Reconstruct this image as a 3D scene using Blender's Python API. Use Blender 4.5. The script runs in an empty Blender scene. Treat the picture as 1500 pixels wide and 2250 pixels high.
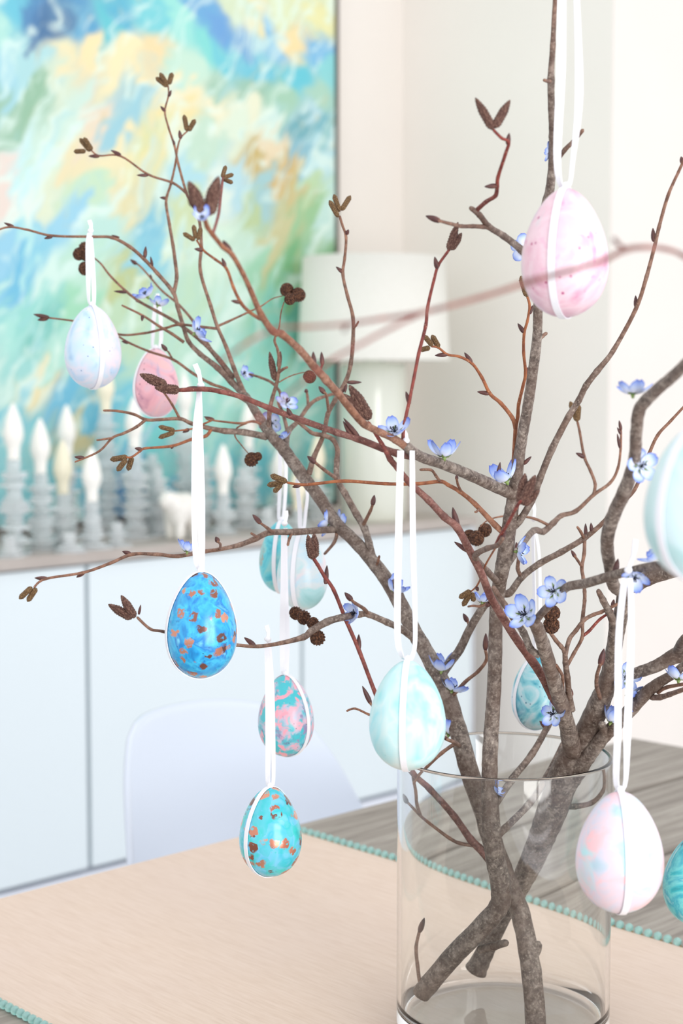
import bpy, bmesh, math, random
import numpy as np
from mathutils import Vector, Matrix
random.seed(7)
rng = np.random.default_rng(5)
S = bpy.context.scene
C = S.collection

# ------------------------------------------------------------------ camera, world, light, exposure
FP = 3750.0                                   # focal length in pixels of the 1500 x 2250 frame
TILT = math.atan((1125 - 820) / FP)
CAM = Vector((0, 0, 1.215))
TABLE_Z = 0.75
cd = bpy.data.cameras.new('camera'); cam = bpy.data.objects.new('camera', cd); C.objects.link(cam)
cam.location = CAM; cam.rotation_euler = (math.pi / 2 - TILT, 0, 0)
cd.sensor_fit = 'HORIZONTAL'; cd.sensor_width = 24.0; cd.lens = FP / 1500 * 24
cd.clip_start = 0.05
cd.dof.use_dof = True; cd.dof.focus_distance = 1.10; cd.dof.aperture_fstop = 60 / 6.2
S.camera = cam
w = bpy.data.worlds.new('world'); S.world = w; w.use_nodes = True
w.node_tree.nodes['Background'].inputs[0].default_value = (0.965, 0.975, 1.0, 1)
w.node_tree.nodes['Background'].inputs[1].default_value = 1.08
def area(name, loc, target, sx, sy, power, col=(1, 1, 1)):
    l = bpy.data.lights.new(name, 'AREA'); l.shape = 'RECTANGLE'; l.size = sx; l.size_y = sy
    l.energy = power; l.color = col
    o = bpy.data.objects.new(name, l); C.objects.link(o); o.location = loc
    o.rotation_euler = (Vector(target) - Vector(loc)).to_track_quat('-Z', 'Y').to_euler()
    return o
area('window_daylight', (1.78, -1.78, 1.22), (0.1, 1.2, 1.0), 1.8, 2.3, 80, (1.0, 0.985, 0.96))
S.view_settings.view_transform = 'Standard'; S.view_settings.look = 'None'
S.view_settings.gamma = 1.0; S.view_settings.use_curve_mapping = False
S.view_settings.exposure = 0.17
S.cycles.max_bounces = 14; S.cycles.transmission_bounces = 12; S.cycles.transparent_max_bounces = 12

# ------------------------------------------------------------------ helpers
def ray(px, py):
    cx = (px - 750) / FP; cy = -(py - 1125) / FP
    return Vector((cx, math.cos(TILT) + cy * math.sin(TILT), -math.sin(TILT) + cy * math.cos(TILT)))
def P(px, py, d): return CAM + ray(px, py) * d            # a point at distance d along the viewing axis
def on_z(px, py, z):
    r = ray(px, py); return CAM + r * ((z - CAM.z) / r.z)
AZ = math.radians(44.8)
U = Vector((math.sin(AZ), math.cos(AZ), 0)); V = Vector((-U.y, U.x, 0))
ROTZ = math.atan2(U.y, U.x)
def on_v(px, py, p0):                                      # on the upright plane through p0 along U: (u, z)
    r = ray(px, py); k = ((p0 - CAM).dot(V)) / r.dot(V); p = CAM + r * k
    return (p - p0).dot(U), p.z
def srgb(r, g, b):
    f = lambda c: (c / 255 / 12.92) if c <= 10 else ((c / 255 + 0.055) / 1.055) ** 2.4
    return (f(r), f(g), f(b), 1)
def mesh(name, verts, faces, mat=None, parent=None, smooth=True, loc=None):
    me = bpy.data.meshes.new(name); me.from_pydata([tuple(v) for v in verts], [], faces); me.update()
    if smooth: me.shade_smooth()
    return link(name, me, mat, parent, loc)
def link(name, me, mat=None, parent=None, loc=None):
    o = bpy.data.objects.new(name, me); C.objects.link(o)
    if mat is not None and len(me.materials) == 0: me.materials.append(mat)
    if parent is not None: o.parent = parent
    if loc is not None: o.location = loc
    return o
def tag(o, label=None, cat=None, group=None, kind=None):
    if label: o['label'] = label
    if cat: o['category'] = cat
    if group: o['group'] = group
    if kind: o['kind'] = kind
    return o
def empty(name, loc=(0, 0, 0), rotz=0.0):
    o = bpy.data.objects.new(name, None); C.objects.link(o); o.location = loc; o.rotation_euler = (0, 0, rotz)
    o.empty_display_size = 0.05
    return o
def box_data(x0, x1, y0, y1, z0, z1, bev=0.0, seg=2):
    bm = bmesh.new()
    bmesh.ops.create_cube(bm, size=1)
    for v in bm.verts:
        v.co = Vector(((x0 + x1) / 2 + v.co.x * (x1 - x0), (y0 + y1) / 2 + v.co.y * (y1 - y0), (z0 + z1) / 2 + v.co.z * (z1 - z0)))
    if bev: bmesh.ops.bevel(bm, geom=bm.edges[:], offset=bev, segments=seg, affect='EDGES', profile=0.5)
    me = bpy.data.meshes.new('box'); bm.to_mesh(me); bm.free()
    return me
def box(name, x0, x1, y0, y1, z0, z1, mat, parent=None, bev=0.0, seg=2):
    me = box_data(x0, x1, y0, y1, z0, z1, bev, seg); me.name = name
    return link(name, me, mat, parent)
def lathe_data(prof, n=32, name='lathe', capb=True, capt=True):
    vs, fs = [], []
    for r, z in prof:
        for k in range(n):
            a = 2 * math.pi * k / n; vs.append((r * math.cos(a), r * math.sin(a), z))
    m = len(prof)
    for i in range(m - 1):
        for k in range(n):
            k2 = (k + 1) % n
            fs.append((i * n + k, i * n + k2, (i + 1) * n + k2, (i + 1) * n + k))
    if capb: fs.append(tuple(range(n - 1, -1, -1)))
    if capt: fs.append(tuple((m - 1) * n + k for k in range(n)))
    me = bpy.data.meshes.new(name); me.from_pydata(vs, [], fs); me.update(); me.shade_smooth()
    return me

# ------------------------------------------------------------------ materials
class Nt:
    def __init__(s, name, rough=0.5, col=(0.8, 0.8, 0.8, 1), **kw):
        s.m = bpy.data.materials.new(name); s.m.use_nodes = True; s.t = s.m.node_tree
        s.b = s.t.nodes['Principled BSDF']; s.b.inputs['Base Color'].default_value = col
        s.b.inputs['Roughness'].default_value = rough
        for k, v in kw.items(): s.b.inputs[k.replace('_', ' ')].default_value = v
    def n(s, kind, **kw):
        nd = s.t.nodes.new('ShaderNode' + kind)
        for k, v in kw.items():
            if hasattr(nd, k) and k not in ('inputs',): setattr(nd, k, v)
        return nd
    def l(s, a, b): s.t.links.new(a, b)
    def co(s, scale=(1, 1, 1), kind='Object', rot=(0, 0, 0), loc=(0, 0, 0)):
        tc = s.n('TexCoord'); mp = s.n('Mapping'); s.l(tc.outputs[kind], mp.inputs[0])
        mp.inputs['Scale'].default_value = scale; mp.inputs['Rotation'].default_value = rot
        mp.inputs['Location'].default_value = loc
        return mp.outputs[0]
    def noise(s, co, scale, detail=3, rough=0.55, dist=0.0):
        nd = s.n('TexNoise'); s.l(co, nd.inputs['Vector']); nd.inputs['Scale'].default_value = scale
        nd.inputs['Detail'].default_value = detail; nd.inputs['Roughness'].default_value = rough
        nd.inputs['Distortion'].default_value = dist
        return nd.outputs['Fac']
    def ramp(s, fac, stops, interp='LINEAR'):
        nd = s.n('ValToRGB'); s.l(fac, nd.inputs[0]); r = nd.color_ramp; r.interpolation = interp
        while len(r.elements) < len(stops): r.elements.new(0.5)
        for e, (p, c) in zip(r.elements, stops):
            e.position = p; e.color = c if isinstance(c, (tuple, list)) else (c, c, c, 1)
        return nd.outputs[0]
    def mix(s, fac, a, b):
        nd = s.n('Mix'); nd.data_type = 'RGBA'
        for v, i in ((fac, 0), (a, 6), (b, 7)):
            if hasattr(v, 'is_output'): s.l(v, nd.inputs[i])
            else: nd.inputs[i].default_value = v
        return nd.outputs[2]
    def attr(s, name):
        nd = s.n('Attribute'); nd.attribute_name = name; return nd
    def color(s, c): s.l(c, s.b.inputs['Base Color'])
    def bump(s, h, strength=0.3, dist=0.001):
        nd = s.n('Bump'); s.l(h, nd.inputs['Height']); nd.inputs['Strength'].default_value = strength
        nd.inputs['Distance'].default_value = dist; s.l(nd.outputs[0], s.b.inputs['Normal'])

def plain(name, col, rough=0.5, **kw): return Nt(name, rough, col, **kw).m
def wall_mat(name, col):
    m = Nt(name, 0.85); c = m.co()
    n = m.noise(c, 2.5, 2)
    k = [x * 0.97 for x in col[:3]] + [1]
    m.color(m.ramp(n, [(0.3, k), (0.7, col)])); m.bump(m.noise(c, 300, 2), 0.08, 0.001)
    return m.m
M = {}
M['wall'] = wall_mat('wall_paint', srgb(243, 236, 228))
M['wall_grey'] = wall_mat('return_wall_paint', srgb(243, 238, 230))
M['floor'] = wall_mat('floor_pale', srgb(222, 222, 228))
M['ceiling'] = wall_mat('ceiling_paint', srgb(240, 240, 238))

def bark(name, twig, dark):
    m = Nt(name, 0.62); c = m.co()
    n1 = m.noise(c, 190, 5, 0.62); n2 = m.noise(c, 38, 3)
    n3 = m.noise(c, 620, 3, 0.6)
    b1 = m.ramp(n1, [(0.28, srgb(58, 47, 42)), (0.48, srgb(108, 95, 87)), (0.68, srgb(156, 144, 134))])
    b1 = m.mix(m.ramp(n3, [(0.54, 0.0), (0.72, 0.75)]), b1, srgb(186, 174, 160)); b1 = m.mix(m.ramp(n3, [(0.30, 0.7), (0.42, 0.0)]), b1, srgb(58, 44, 38))
    b2 = m.mix(m.ramp(n2, [(0.42, 0.0), (0.62, 0.55)]), b1, srgb(92, 70, 58))
    t1 = m.mix(m.ramp(n1, [(0.35, 0.0), (0.7, 1.0)]), dark, twig)
    vor = m.n('TexVoronoi'); m.l(c, vor.inputs['Vector']); vor.inputs['Scale'].default_value = 480
    spk = m.ramp(vor.outputs['Distance'], [(0.10, 1.0), (0.2, 0.0)])
    sm = m.n('Math', operation='MULTIPLY'); m.l(spk, sm.inputs[0]); sm.inputs[1].default_value = 0.55
    t2 = m.mix(sm.outputs[0], t1, srgb(206, 170, 140))
    a = m.attr('tone')
    m.color(m.mix(a.outputs['Fac'], b2, t2))
    m.bump(n1, 0.55, 0.0012)
    return m.m
M['bark_brown'] = bark('bark_brown_twig', srgb(160, 108, 80), srgb(100, 64, 48))
M['bark_red'] = bark('bark_red_twig', srgb(152, 68, 56), srgb(98, 38, 34))
M['bark_orange'] = bark('bark_orange_twig', srgb(172, 104, 62), srgb(118, 62, 36))
def bud_m(name, a, b, c2):
    m = Nt(name, 0.5); c = m.co((1, 1, 1)); n = m.noise(c, 1.6, 3)
    m.color(m.ramp(n, [(0.3, a), (0.55, b), (0.78, c2)])); return m.m
M['bud'] = bud_m('bud_maroon', srgb(62, 36, 36), srgb(92, 54, 50), srgb(128, 86, 66))
def catkin_m(name, a, b):
    m = Nt(name, 0.75); c = m.co((1, 1, 1))
    v = m.n('TexVoronoi'); m.l(c, v.inputs['Vector']); v.inputs['Scale'].default_value = 7
    m.color(m.ramp(v.outputs['Distance'], [(0.1, b), (0.55, a)])); m.bump(v.outputs['Distance'], 0.6, 0.1)
    return m.m
M['catkin'] = catkin_m('catkin_tan', srgb(120, 90, 58), srgb(186, 150, 104))
M['catkin_dark'] = catkin_m('catkin_dark', srgb(104, 70, 60), srgb(164, 126, 108))
M['cone'] = catkin_m('cone_brown', srgb(84, 52, 36), srgb(156, 106, 74))
# ribbon
m = Nt('white_satin', 0.38, srgb(238, 238, 244)); m.b.inputs['Sheen Weight'].default_value = 0.3
M['satin'] = m.m
# flower
m = Nt('petal_blue', 0.6); a = m.attr('edge')
m.color(m.ramp(a.outputs['Fac'], [(0.0, srgb(230, 236, 254)), (0.5, srgb(192, 210, 250)), (0.85, srgb(138, 164, 236)), (1.0, srgb(84, 104, 198))]))
m.b.inputs['Subsurface Weight'].default_value = 0.0
M['petal'] = m.m
M['calyx'] = bud_m('calyx_green', srgb(86, 112, 52), srgb(126, 150, 84), srgb(165, 185, 120))
M['stamen'] = plain('stamen_dark', srgb(28, 30, 48), 0.6)
M['glue'] = plain('clear_glue', (0.95, 0.97, 1, 1), 0.1, Transmission_Weight=0.9, IOR=1.45)

# ------------------------------------------------------------------ the room: floor, walls
A0 = on_z(0, 1231, 0.805)                                  # front edge of the sideboard top, left of the frame
DEPTH = 0.42
def uv(u, v, z): return A0 + U * u + V * v + Vector((0, 0, z - A0.z))
def quad_wall(name, a, b, z0, z1, mat, th=0.1):
    d = (b - a).normalized(); nrm = Vector((-d.y, d.x, 0))
    if nrm.dot(Vector((0, 1, 0))) < 0: nrm = -nrm
    vs = []
    for z in (z0, z1):
        for p in (a, b, b + nrm * th, a + nrm * th): vs.append((p.x, p.y, z))
    o = mesh(name, vs, [(0, 1, 5, 4), (1, 2, 6, 5), (2, 3, 7, 6), (3, 0, 4, 7), (4, 5, 6, 7), (3, 2, 1, 0)], mat, None, False)
    return tag(o, kind='structure')
W0 = uv(0, DEPTH, 0); W0.z = 0
ucorner = on_v(885, 300, W0)[0]
cA = W0 + U * ucorner; aA = W0 - U * 3.0
quad_wall('wall_back', aA, cA, 0, 2.7, M['wall'])
# the return wall comes forward to where the next wall starts at px 1335
r = ray(1335, 1000)
best = min((abs((cA - V * (i * 0.002)).x / (cA - V * (i * 0.002)).y - r.x / r.y), i * 0.002) for i in range(1, 1500))[1]
cB = cA - V * best
quad_wall('wall_side', cA, cB + V * 0.002, 0, 2.7, M['wall_grey'])
quad_wall('wall_right', cB + U * 0.001, cB + U * 3.0, 0, 2.7, M['wall'])
fl = mesh('floor', [(-4, -2.5, 0), (4.5, -2.5, 0), (4.5, 7.5, 0), (-4, 7.5, 0), (-4, -2.5, -0.05), (4.5, -2.5, -0.05), (4.5, 7.5, -0.05), (-4, 7.5, -0.05)],
          [(0, 1, 2, 3), (7, 6, 5, 4), (0, 4, 5, 1), (1, 5, 6, 2), (2, 6, 7, 3), (3, 7, 4, 0)], M['floor'], None, False)
tag(fl, kind='structure')
# window frame that the daylight comes through, behind and to the right of the camera
def window():
    root = empty('window_1', (1.74, -1.71, 1.22))
    root.rotation_euler = (Vector((0.1, 1.2, 1.22)) - Vector((1.78, -1.78, 1.22))).to_track_quat('-Z', 'Y').to_euler()
    mt = plain('window_frame_white', srgb(240, 240, 240), 0.4)
    for x in (-0.93, 0.0, 0.93): box('window_frame', x - 0.045, x + 0.045, -1.19, 1.19, -0.03, 0.03, mt, root, 0.004)
    for y in (-1.16, -0.35, 1.16): box('window_frame', -0.97, 0.97, y - 0.03, y + 0.03, -0.028, 0.028, mt, root, 0.004)
    tag(root, kind='structure')
window()

# ------------------------------------------------------------------ sideboard
def sideboard():
    o = empty('sideboard', (A0.x, A0.y, 0), ROTZ)
    tag(o, 'long white sideboard with pale glass doors and taupe top under the painting', 'sideboard')
    gl = Nt('pale_glass_door', 0.22, srgb(226, 236, 239)); gl.b.inputs['Coat Weight'].default_value = 0.4
    m = Nt('taupe_top', 0.45); c = m.co((1, 1, 1)); n = m.noise(c, 6, 3)
    m.color(m.ramp(n, [(0.3, srgb(178, 168, 160)), (0.7, srgb(192, 183, 175))]))
    al = plain('aluminium_gap', srgb(168, 174, 184), 0.35, Metallic=0.5)
    wh = plain('sideboard_white', srgb(228, 232, 240), 0.45)
    u0, u1 = 0.244 - 0.6885 * 3, 1.612
    box('top_slab', u0 - 0.01, u1 + 0.01, 0.0, DEPTH - 0.002, 0.779, 0.805, m.m, o, 0.002)
    box('body', u0, u1, 0.034, DEPTH - 0.004, 0.05, 0.779, al, o)
    box('plinth', u0 + 0.005, u1 - 0.005, 0.012, DEPTH - 0.01, 0.0, 0.05, wh, o)
    x = u0
    i = 0
    while x < u1 - 0.1:
        box('door', x + 0.006, x + 0.6885 - 0.006, 0.012, 0.0335, 0.062, 0.773, gl.m, o, 0.0015)
        x += 0.6885
    box('side_panel', u1 - 0.004, u1 + 0.008, 0.012, DEPTH - 0.004, 0.05, 0.779, wh, o)
sideboard()

# ------------------------------------------------------------------ painting on the back wall
def vnoise(x, y, seed):
    r = np.random.default_rng(seed); g = r.random((64, 64))
    xi = np.floor(x).astype(int); yi = np.floor(y).astype(int); fx = x - xi; fy = y - yi
    fx = fx * fx * (3 - 2 * fx); fy = fy * fy * (3 - 2 * fy)
    a = g[yi % 64, xi % 64]; b = g[yi % 64, (xi + 1) % 64]; c = g[(yi + 1) % 64, xi % 64]; d = g[(yi + 1) % 64, (xi + 1) % 64]
    return (a * (1 - fx) + b * fx) * (1 - fy) + (c * (1 - fx) + d * fx) * fy
def fbm(x, y, seed, o=4):
    t = 0; amp = 0.5
    for i in range(o): t = t + amp * (vnoise(x, y, seed + i) - 0.5); x = x * 2.03; y = y * 2.03; amp *= 0.55
    return t
PAINT = """20,20,90,190,215 70,20,52,120,180 115,60,30,88,150 90,40,36,100,165 180,60,60,150,200 230,60,70,190,205 0,60,175,225,215 60,120,170,215,220
20,140,160,210,225 130,110,240,225,180 200,95,250,225,170 270,100,250,230,180 340,110,245,215,160 400,40,150,225,215 330,30,110,205,215 270,45,64,170,205
440,20,90,160,215 480,60,90,150,215 520,25,215,225,190 560,45,248,224,160 620,35,225,230,185 700,40,238,230,165 640,95,250,220,160 590,75,120,185,228
530,95,90,150,210 450,100,120,215,210 500,130,100,200,215 560,150,85,190,215 640,158,80,195,215 720,160,130,210,215 700,110,110,180,228 480,190,160,198,175
560,192,150,190,165 620,212,160,202,175 700,212,168,208,188 420,150,200,230,210 330,180,250,226,172 400,200,246,230,188 480,220,246,235,200 550,232,238,235,205
600,260,225,240,225 680,260,180,215,225 655,290,100,165,180 695,272,110,175,190 300,225,170,205,210 260,280,150,200,215 210,270,238,214,188 120,200,215,225,200
60,230,140,182,150 20,245,150,188,160 100,320,205,230,215 180,330,238,220,176 60,380,200,235,235 20,400,238,215,205 120,420,225,230,200 200,420,200,225,190
280,400,228,214,164 300,330,238,224,166 330,280,228,220,155 560,345,205,172,98 620,385,212,170,92 520,400,185,218,228 600,320,238,214,178 660,350,130,182,202
700,330,188,225,232 640,430,208,186,122 560,460,186,202,145 680,420,188,214,166 720,460,200,230,220 660,480,150,196,142 600,520,208,198,146 420,400,175,218,228
480,420,228,238,228 150,470,150,205,230 60,460,228,238,228 240,470,188,225,215 100,500,130,200,225 60,540,170,224,228 200,560,188,225,205 290,600,188,194,128
40,600,96,182,220 0,580,145,202,230 120,620,212,238,228 60,680,145,214,205 150,690,155,214,178 280,690,188,214,178 20,720,168,225,215 90,740,118,194,184
120,790,178,225,210 90,840,244,218,160 60,800,155,214,210 20,860,202,232,222 140,880,100,184,220 30,920,110,196,215 220,920,90,184,215 180,960,205,190,140
250,960,120,202,215 60,1000,145,210,215 300,1000,80,174,215 330,950,120,214,215 340,1040,130,220,215 280,1110,48,118,180 350,1100,90,174,215 420,1000,145,215,215
450,900,168,225,210 520,800,155,220,205 600,750,145,215,200 560,620,155,208,174 500,650,202,232,217 480,560,217,237,217 640,600,110,178,118 600,680,130,202,186
640,700,100,184,164 450,640,190,220,190 640,820,145,225,210 560,900,168,230,215 700,900,145,215,205 620,960,190,225,215 680,1000,112,198,200 720,1050,120,184,180
560,1040,100,196,210 720,600,112,164,112 380,520,215,232,210 420,470,205,215,165 350,500,120,190,215 330,560,130,200,220 -80,100,120,190,215 -80,300,190,220,200 -80,500,150,205,225
-80,700,160,215,210 -80,900,120,195,215 -80,1080,100,180,205 100,1090,130,205,215 180,1060,110,190,215 480,1090,130,200,215 -60,-60,40,110,170 150,-60,60,140,195 400,-60,150,220,215 650,-60,215,225,190
250,360,242,226,180 370,250,244,222,160 160,250,206,228,214 440,330,196,222,200 520,290,226,236,214 580,410,160,200,206 700,540,150,196,150 540,540,200,226,208 440,760,190,226,206 360,760,186,220,196"""
def painting():
    pl = uv(0, DEPTH - 0.035, 0)
    ur, zb = on_v(736, 1101, pl)
    ul = ur - 1.75; zt = zb + 1.85
    o = empty('painting', tuple(uv(ul, DEPTH - 0.035, zb)), ROTZ)
    tag(o, 'large abstract seascape painting in turquoise and yellow with thin dark frame', 'painting')
    Wd, Hd = ur - ul, zt - zb
    nx, nz = 400, 420
    uu, zz = np.meshgrid(np.linspace(0, Wd, nx), np.linspace(0, Hd, nz))
    pts, cols = [], []
    for tkn in PAINT.split():
        x, y, r_, g_, b_ = [float(q) for q in tkn.split(',')]
        u_, z_ = on_v(x, y, pl); pts.append((u_ - ul, z_ - zb)); cols.append(srgb(r_, g_, b_)[:3])
    pts = np.array(pts); cols = np.array(cols)
    # brush strokes: a stretched, diagonal domain warp
    w1 = fbm(uu * 5 + 3, zz * 5 + 9, 11); w2 = fbm(uu * 5 + 13, zz * 5 + 2, 21)
    crest = [on_v(x_, y_, pl) for x_, y_ in ((-200, 60), (60, 60), (200, 75), (340, 90), (450, 150), (600, 205), (740, 250))]
    zc = np.interp(uu, [c_[0] - ul for c_ in crest], [c_[1] - zb for c_ in crest])
    up = 1 / (1 + np.exp(-(zz - zc + w1 * 0.1) / 0.03))
    ang = 0.95 + w2 * 1.1
    def strokes(an, fa, fc, sd):
        s_ = uu * math.cos(an) + zz * math.sin(an); q_ = -uu * math.sin(an) + zz * math.cos(an)
        return fbm(s_ * fa + 4 + w1 * 2.5, q_ * fc + 7 + w2 * 5, sd)
    sA = strokes(0.90, 5, 34, 31); sB = strokes(-0.42, 4, 30, 36)
    along = sA * (1 - up) + sB * up
    ca = np.cos(ang) * (1 - up) + math.cos(-0.42) * up; sa = np.sin(ang) * (1 - up) + math.sin(-0.42) * up
    A_ = 0.30 * (1 - up) + 0.16 * up
    wu = uu + w1 * 0.05 + along * A_ * ca; wz = zz + w2 * 0.05 + along * A_ * sa
    s = uu * math.cos(0.9) + zz * math.sin(0.9); q = -uu * math.sin(0.9) + zz * math.cos(0.9)
    num = np.zeros((nz, nx, 3)); den = np.zeros((nz, nx))
    for (pu, pz), c in zip(pts, cols):
        d2 = (wu - pu) ** 2 + (wz - pz) ** 2 + 2e-5
        wt = (d2 + 1e-4) ** -2.8; den += wt; num += wt[..., None] * c
    col = num / den[..., None]
    hi = np.clip(fbm(s * 9 + w1 * 5, q * 42 + w2 * 9, 61) * 5.5 - 0.35, 0, 1)[..., None]
    col = col * (1 - hi * 0.7) + np.array([0.80, 0.94, 0.86]) * hi * 0.7
    oc = np.clip(fbm(s * 8 + 30 + w2 * 5, q * 34 + w1 * 9, 71) * 6 - 1.0, 0, 1)[..., None]
    col = col * (1 - oc * 0.4) + np.array([0.66, 0.50, 0.20]) * oc * 0.4
    bl = np.clip(fbm(s * 6 + 70 + w1 * 5, q * 30 + w2 * 9, 81) * 6 - 0.8, 0, 1)[..., None]
    col = col * (1 - bl * 0.35) + np.array([0.35, 0.66, 0.74]) * bl * 0.35
    col = col * 0.88 + np.array([0.065, 0.100, 0.080])
    verts = [(float(a), 0.0, float(b)) for a, b in zip(uu.ravel(), zz.ravel())]
    idx = np.arange(nx * nz).reshape(nz, nx)
    faces = np.stack([idx[:-1, :-1], idx[:-1, 1:], idx[1:, 1:], idx[1:, :-1]], -1).reshape(-1, 4).tolist()
    n0 = len(verts)
    verts += [(0, 0.03, 0), (Wd, 0.03, 0), (Wd, 0.03, Hd), (0, 0.03, Hd)]
    faces.append([n0 + 3, n0 + 2, n0 + 1, n0])
    mt = Nt('painted_canvas', 0.6); a = mt.attr('paint'); mt.color(a.outputs['Color'])
    cv = mesh('canvas', verts, faces, mt.m, o)
    at = cv.data.color_attributes.new('paint', 'FLOAT_COLOR', 'POINT')
    buf = np.ones((len(verts), 4), dtype=np.float32); buf[:n0, :3] = col.reshape(-1, 3); at.data.foreach_set('color', buf.ravel())
    fm = plain('frame_dark', srgb(92, 84, 78), 0.5); t = 0.010
    box('frame_rail', -t, Wd + t, -0.006, 0.034, -t - 0.004, 0, fm, o)
    box('frame_rail', -t, Wd + t, -0.006, 0.034, Hd, Hd + t, fm, o)
    box('frame_stile', -t, 0, -0.006, 0.034, 0, Hd, fm, o)
    box('frame_stile', Wd, Wd + t, -0.006, 0.034, 0, Hd, fm, o)
painting()

# ------------------------------------------------------------------ lamp
def lamp():
    v = 0.135
    p0 = uv(0, v, 0); u = on_v(820, 1000, p0)[0]; loc = uv(u, v, 0.805)
    o = empty('table_lamp', loc); tag(o, 'table lamp with pale drum shade and glossy cream cylinder base on the sideboard', 'lamp')
    zs0 = on_v(820, 792, p0)[1] - 0.805; zs1 = on_v(820, 566, p0)[1] - 0.805
    cer = Nt('cream_ceramic', 0.16, srgb(226, 228, 214)); cer.b.inputs['Coat Weight'].default_value = 0.6
    R = 0.091
    link('base', lathe_data([(R * 0.97, 0), (R, 0.006), (R, zs0 - 0.02), (R * 0.96, zs0 - 0.008), (0.03, zs0 - 0.004), (0.014, zs0 + 0.01), (0.012, zs0 + 0.06)], 48, 'lamp_base'), cer.m, o)
    sh = Nt('linen_shade', 0.8); c = sh.co((1, 1, 1)); n = sh.noise(c, 200, 2)
    sh.color(sh.ramp(n, [(0.3, srgb(228, 226, 216)), (0.7, srgb(236, 234, 226))]))
    rb, rt = 0.212, 0.197
    prof = [(rb, zs0), (rt, zs1), (rt - 0.003, zs1), (rb - 0.003, zs0), (rb, zs0)]
    link('lamp_shade', lathe_data(prof, 64, 'lamp_shade', False, False), sh.m, o)
    link('harp', lathe_data([(0.004, zs0), (0.004, zs1 - 0.02), (0.009, zs1 - 0.012), (0.003, zs1 + 0.004)], 12, 'harp'), M['satin'], o)
    bpy.context.view_layer.update()
    ring = [(0.004, 0)]
    sp = []
    for a in (0, 2.09, 4.19):
        b = box('shade_spider', 0.0, rt - 0.004, -0.002, 0.002, zs1 - 0.022, zs1 - 0.018, M['satin'], o); b.rotation_euler = (0, 0, a)
lamp()

# ------------------------------------------------------------------ stacked glass candle holders and flame candles on the sideboard
glass_bg = Nt('frosted_glass_chunks', 0.10, (0.97, 1.0, 1.0, 1)); glass_bg.b.inputs['Transmission Weight'].default_value = 0.42
glass_bg.b.inputs['IOR'].default_value = 1.18
wax = plain('white_wax', srgb(250, 248, 240), 0.4); wax2 = plain('cream_wax', srgb(248, 240, 214), 0.4)
def candle_data():
    prof = [(0.0125, 0), (0.0130, 0.004), (0.0115, 0.012), (0.0135, 0.020), (0.0125, 0.027), (0.0150, 0.034), (0.0195, 0.048), (0.0205, 0.058), (0.0190, 0.074), (0.0150, 0.092), (0.0095, 0.110), (0.0045, 0.122), (0.0012, 0.128)]
    return lathe_data([(r_ * 1.14, z_) for r_, z_ in prof], 20, 'candle')
CAND = [(30, 1010, 0.07, 0, 'first from the left edge'), (89, 1040, 0.11, 0, 'second from the left edge'), (147, 1003, 0.28, 0, 'tall one behind the cream candle'),
        (138, 1085, 0.13, 1, 'cream candle third from the left in front'), (202, 1102, 0.05, 0, 'fourth from the left in the front row'), (232, 905, 0.30, 1, 'tallest, right under the pale blue egg'),
        (295, 985, 0.18, 0, 'left of the pink egg'), (405, 925, 0.30, 0, 'right of the pink egg'), (490, 1085, 0.12, 0, 'right of the long white ribbon'),
        (545, 985, 0.30, 0, 'behind the leaning thick branch'), (612, 1085, 0.26, 0, 'behind the two hanging turquoise egg ribbons'), (697, 1055, 0.22, 1, 'nearest to the lamp'), (655, 1120, 0.10, 1, 'short one in front near the lamp')]
cdat = [candle_data(), candle_data()]; cdat[0].materials.append(wax); cdat[1].materials.append(wax2)
def glass_stack(h, rad, seed):
    r = random.Random(seed); vs, fs = [], []
    z = 0.0; n = 9; first = True
    while z < h - 0.002:
        t = min(r.uniform(0.0055, 0.0085), h - z)
        rr = rad * (r.uniform(1.25, 1.7) if first else r.choice((r.uniform(0.62, 0.85), r.uniform(1.0, 1.3)))); first = False
        if h - z < 0.03: rr = rad * 0.6
        ph = r.uniform(0, 6.28); b = len(vs); js = [r.uniform(0.8, 1.15) for _ in range(n)]
        for zz, k in ((z, 0.96), (z + t * 0.5, 1.0), (z + t - 0.001, 0.95)):
            for i in range(n):
                a = ph + 6.2832 * i / n; vs.append((rr * js[i] * k * math.cos(a), rr * js[i] * k * math.sin(a), zz))
        for q in range(2):
            for i in range(n): j = (i + 1) % n; fs.append((b + q * n + i, b + q * n + j, b + (q + 1) * n + j, b + (q + 1) * n + i))
        fs.append(tuple(b + i for i in range(n - 1, -1, -1))); fs.append(tuple(b + 2 * n + i for i in range(n)))
        z += t
    return vs, fs
for i, (px, py, v, kind, where) in enumerate(CAND):
    p0 = uv(0, v, 0); u, z = on_v(px, py, p0)
    loc = uv(u, v, 0.805); h = z - 0.805
    vs, fs = glass_stack(h, 0.029, 100 + i)
    g = mesh('glass_candle_holder', vs, fs, glass_bg.m, None, False, loc)
    tag(g, 'stacked jagged glass candle holder, ' + where, 'candle holder', 'stacked glass candle holders on the sideboard')
    c = link('candle', cdat[kind], None, None, (loc.x, loc.y, z))
    tag(c, ('cream' if kind else 'white') + ' flame-shaped candle, ' + where.replace('cream candle ', ''), 'candle', 'flame-shaped candles on the sideboard')
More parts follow.
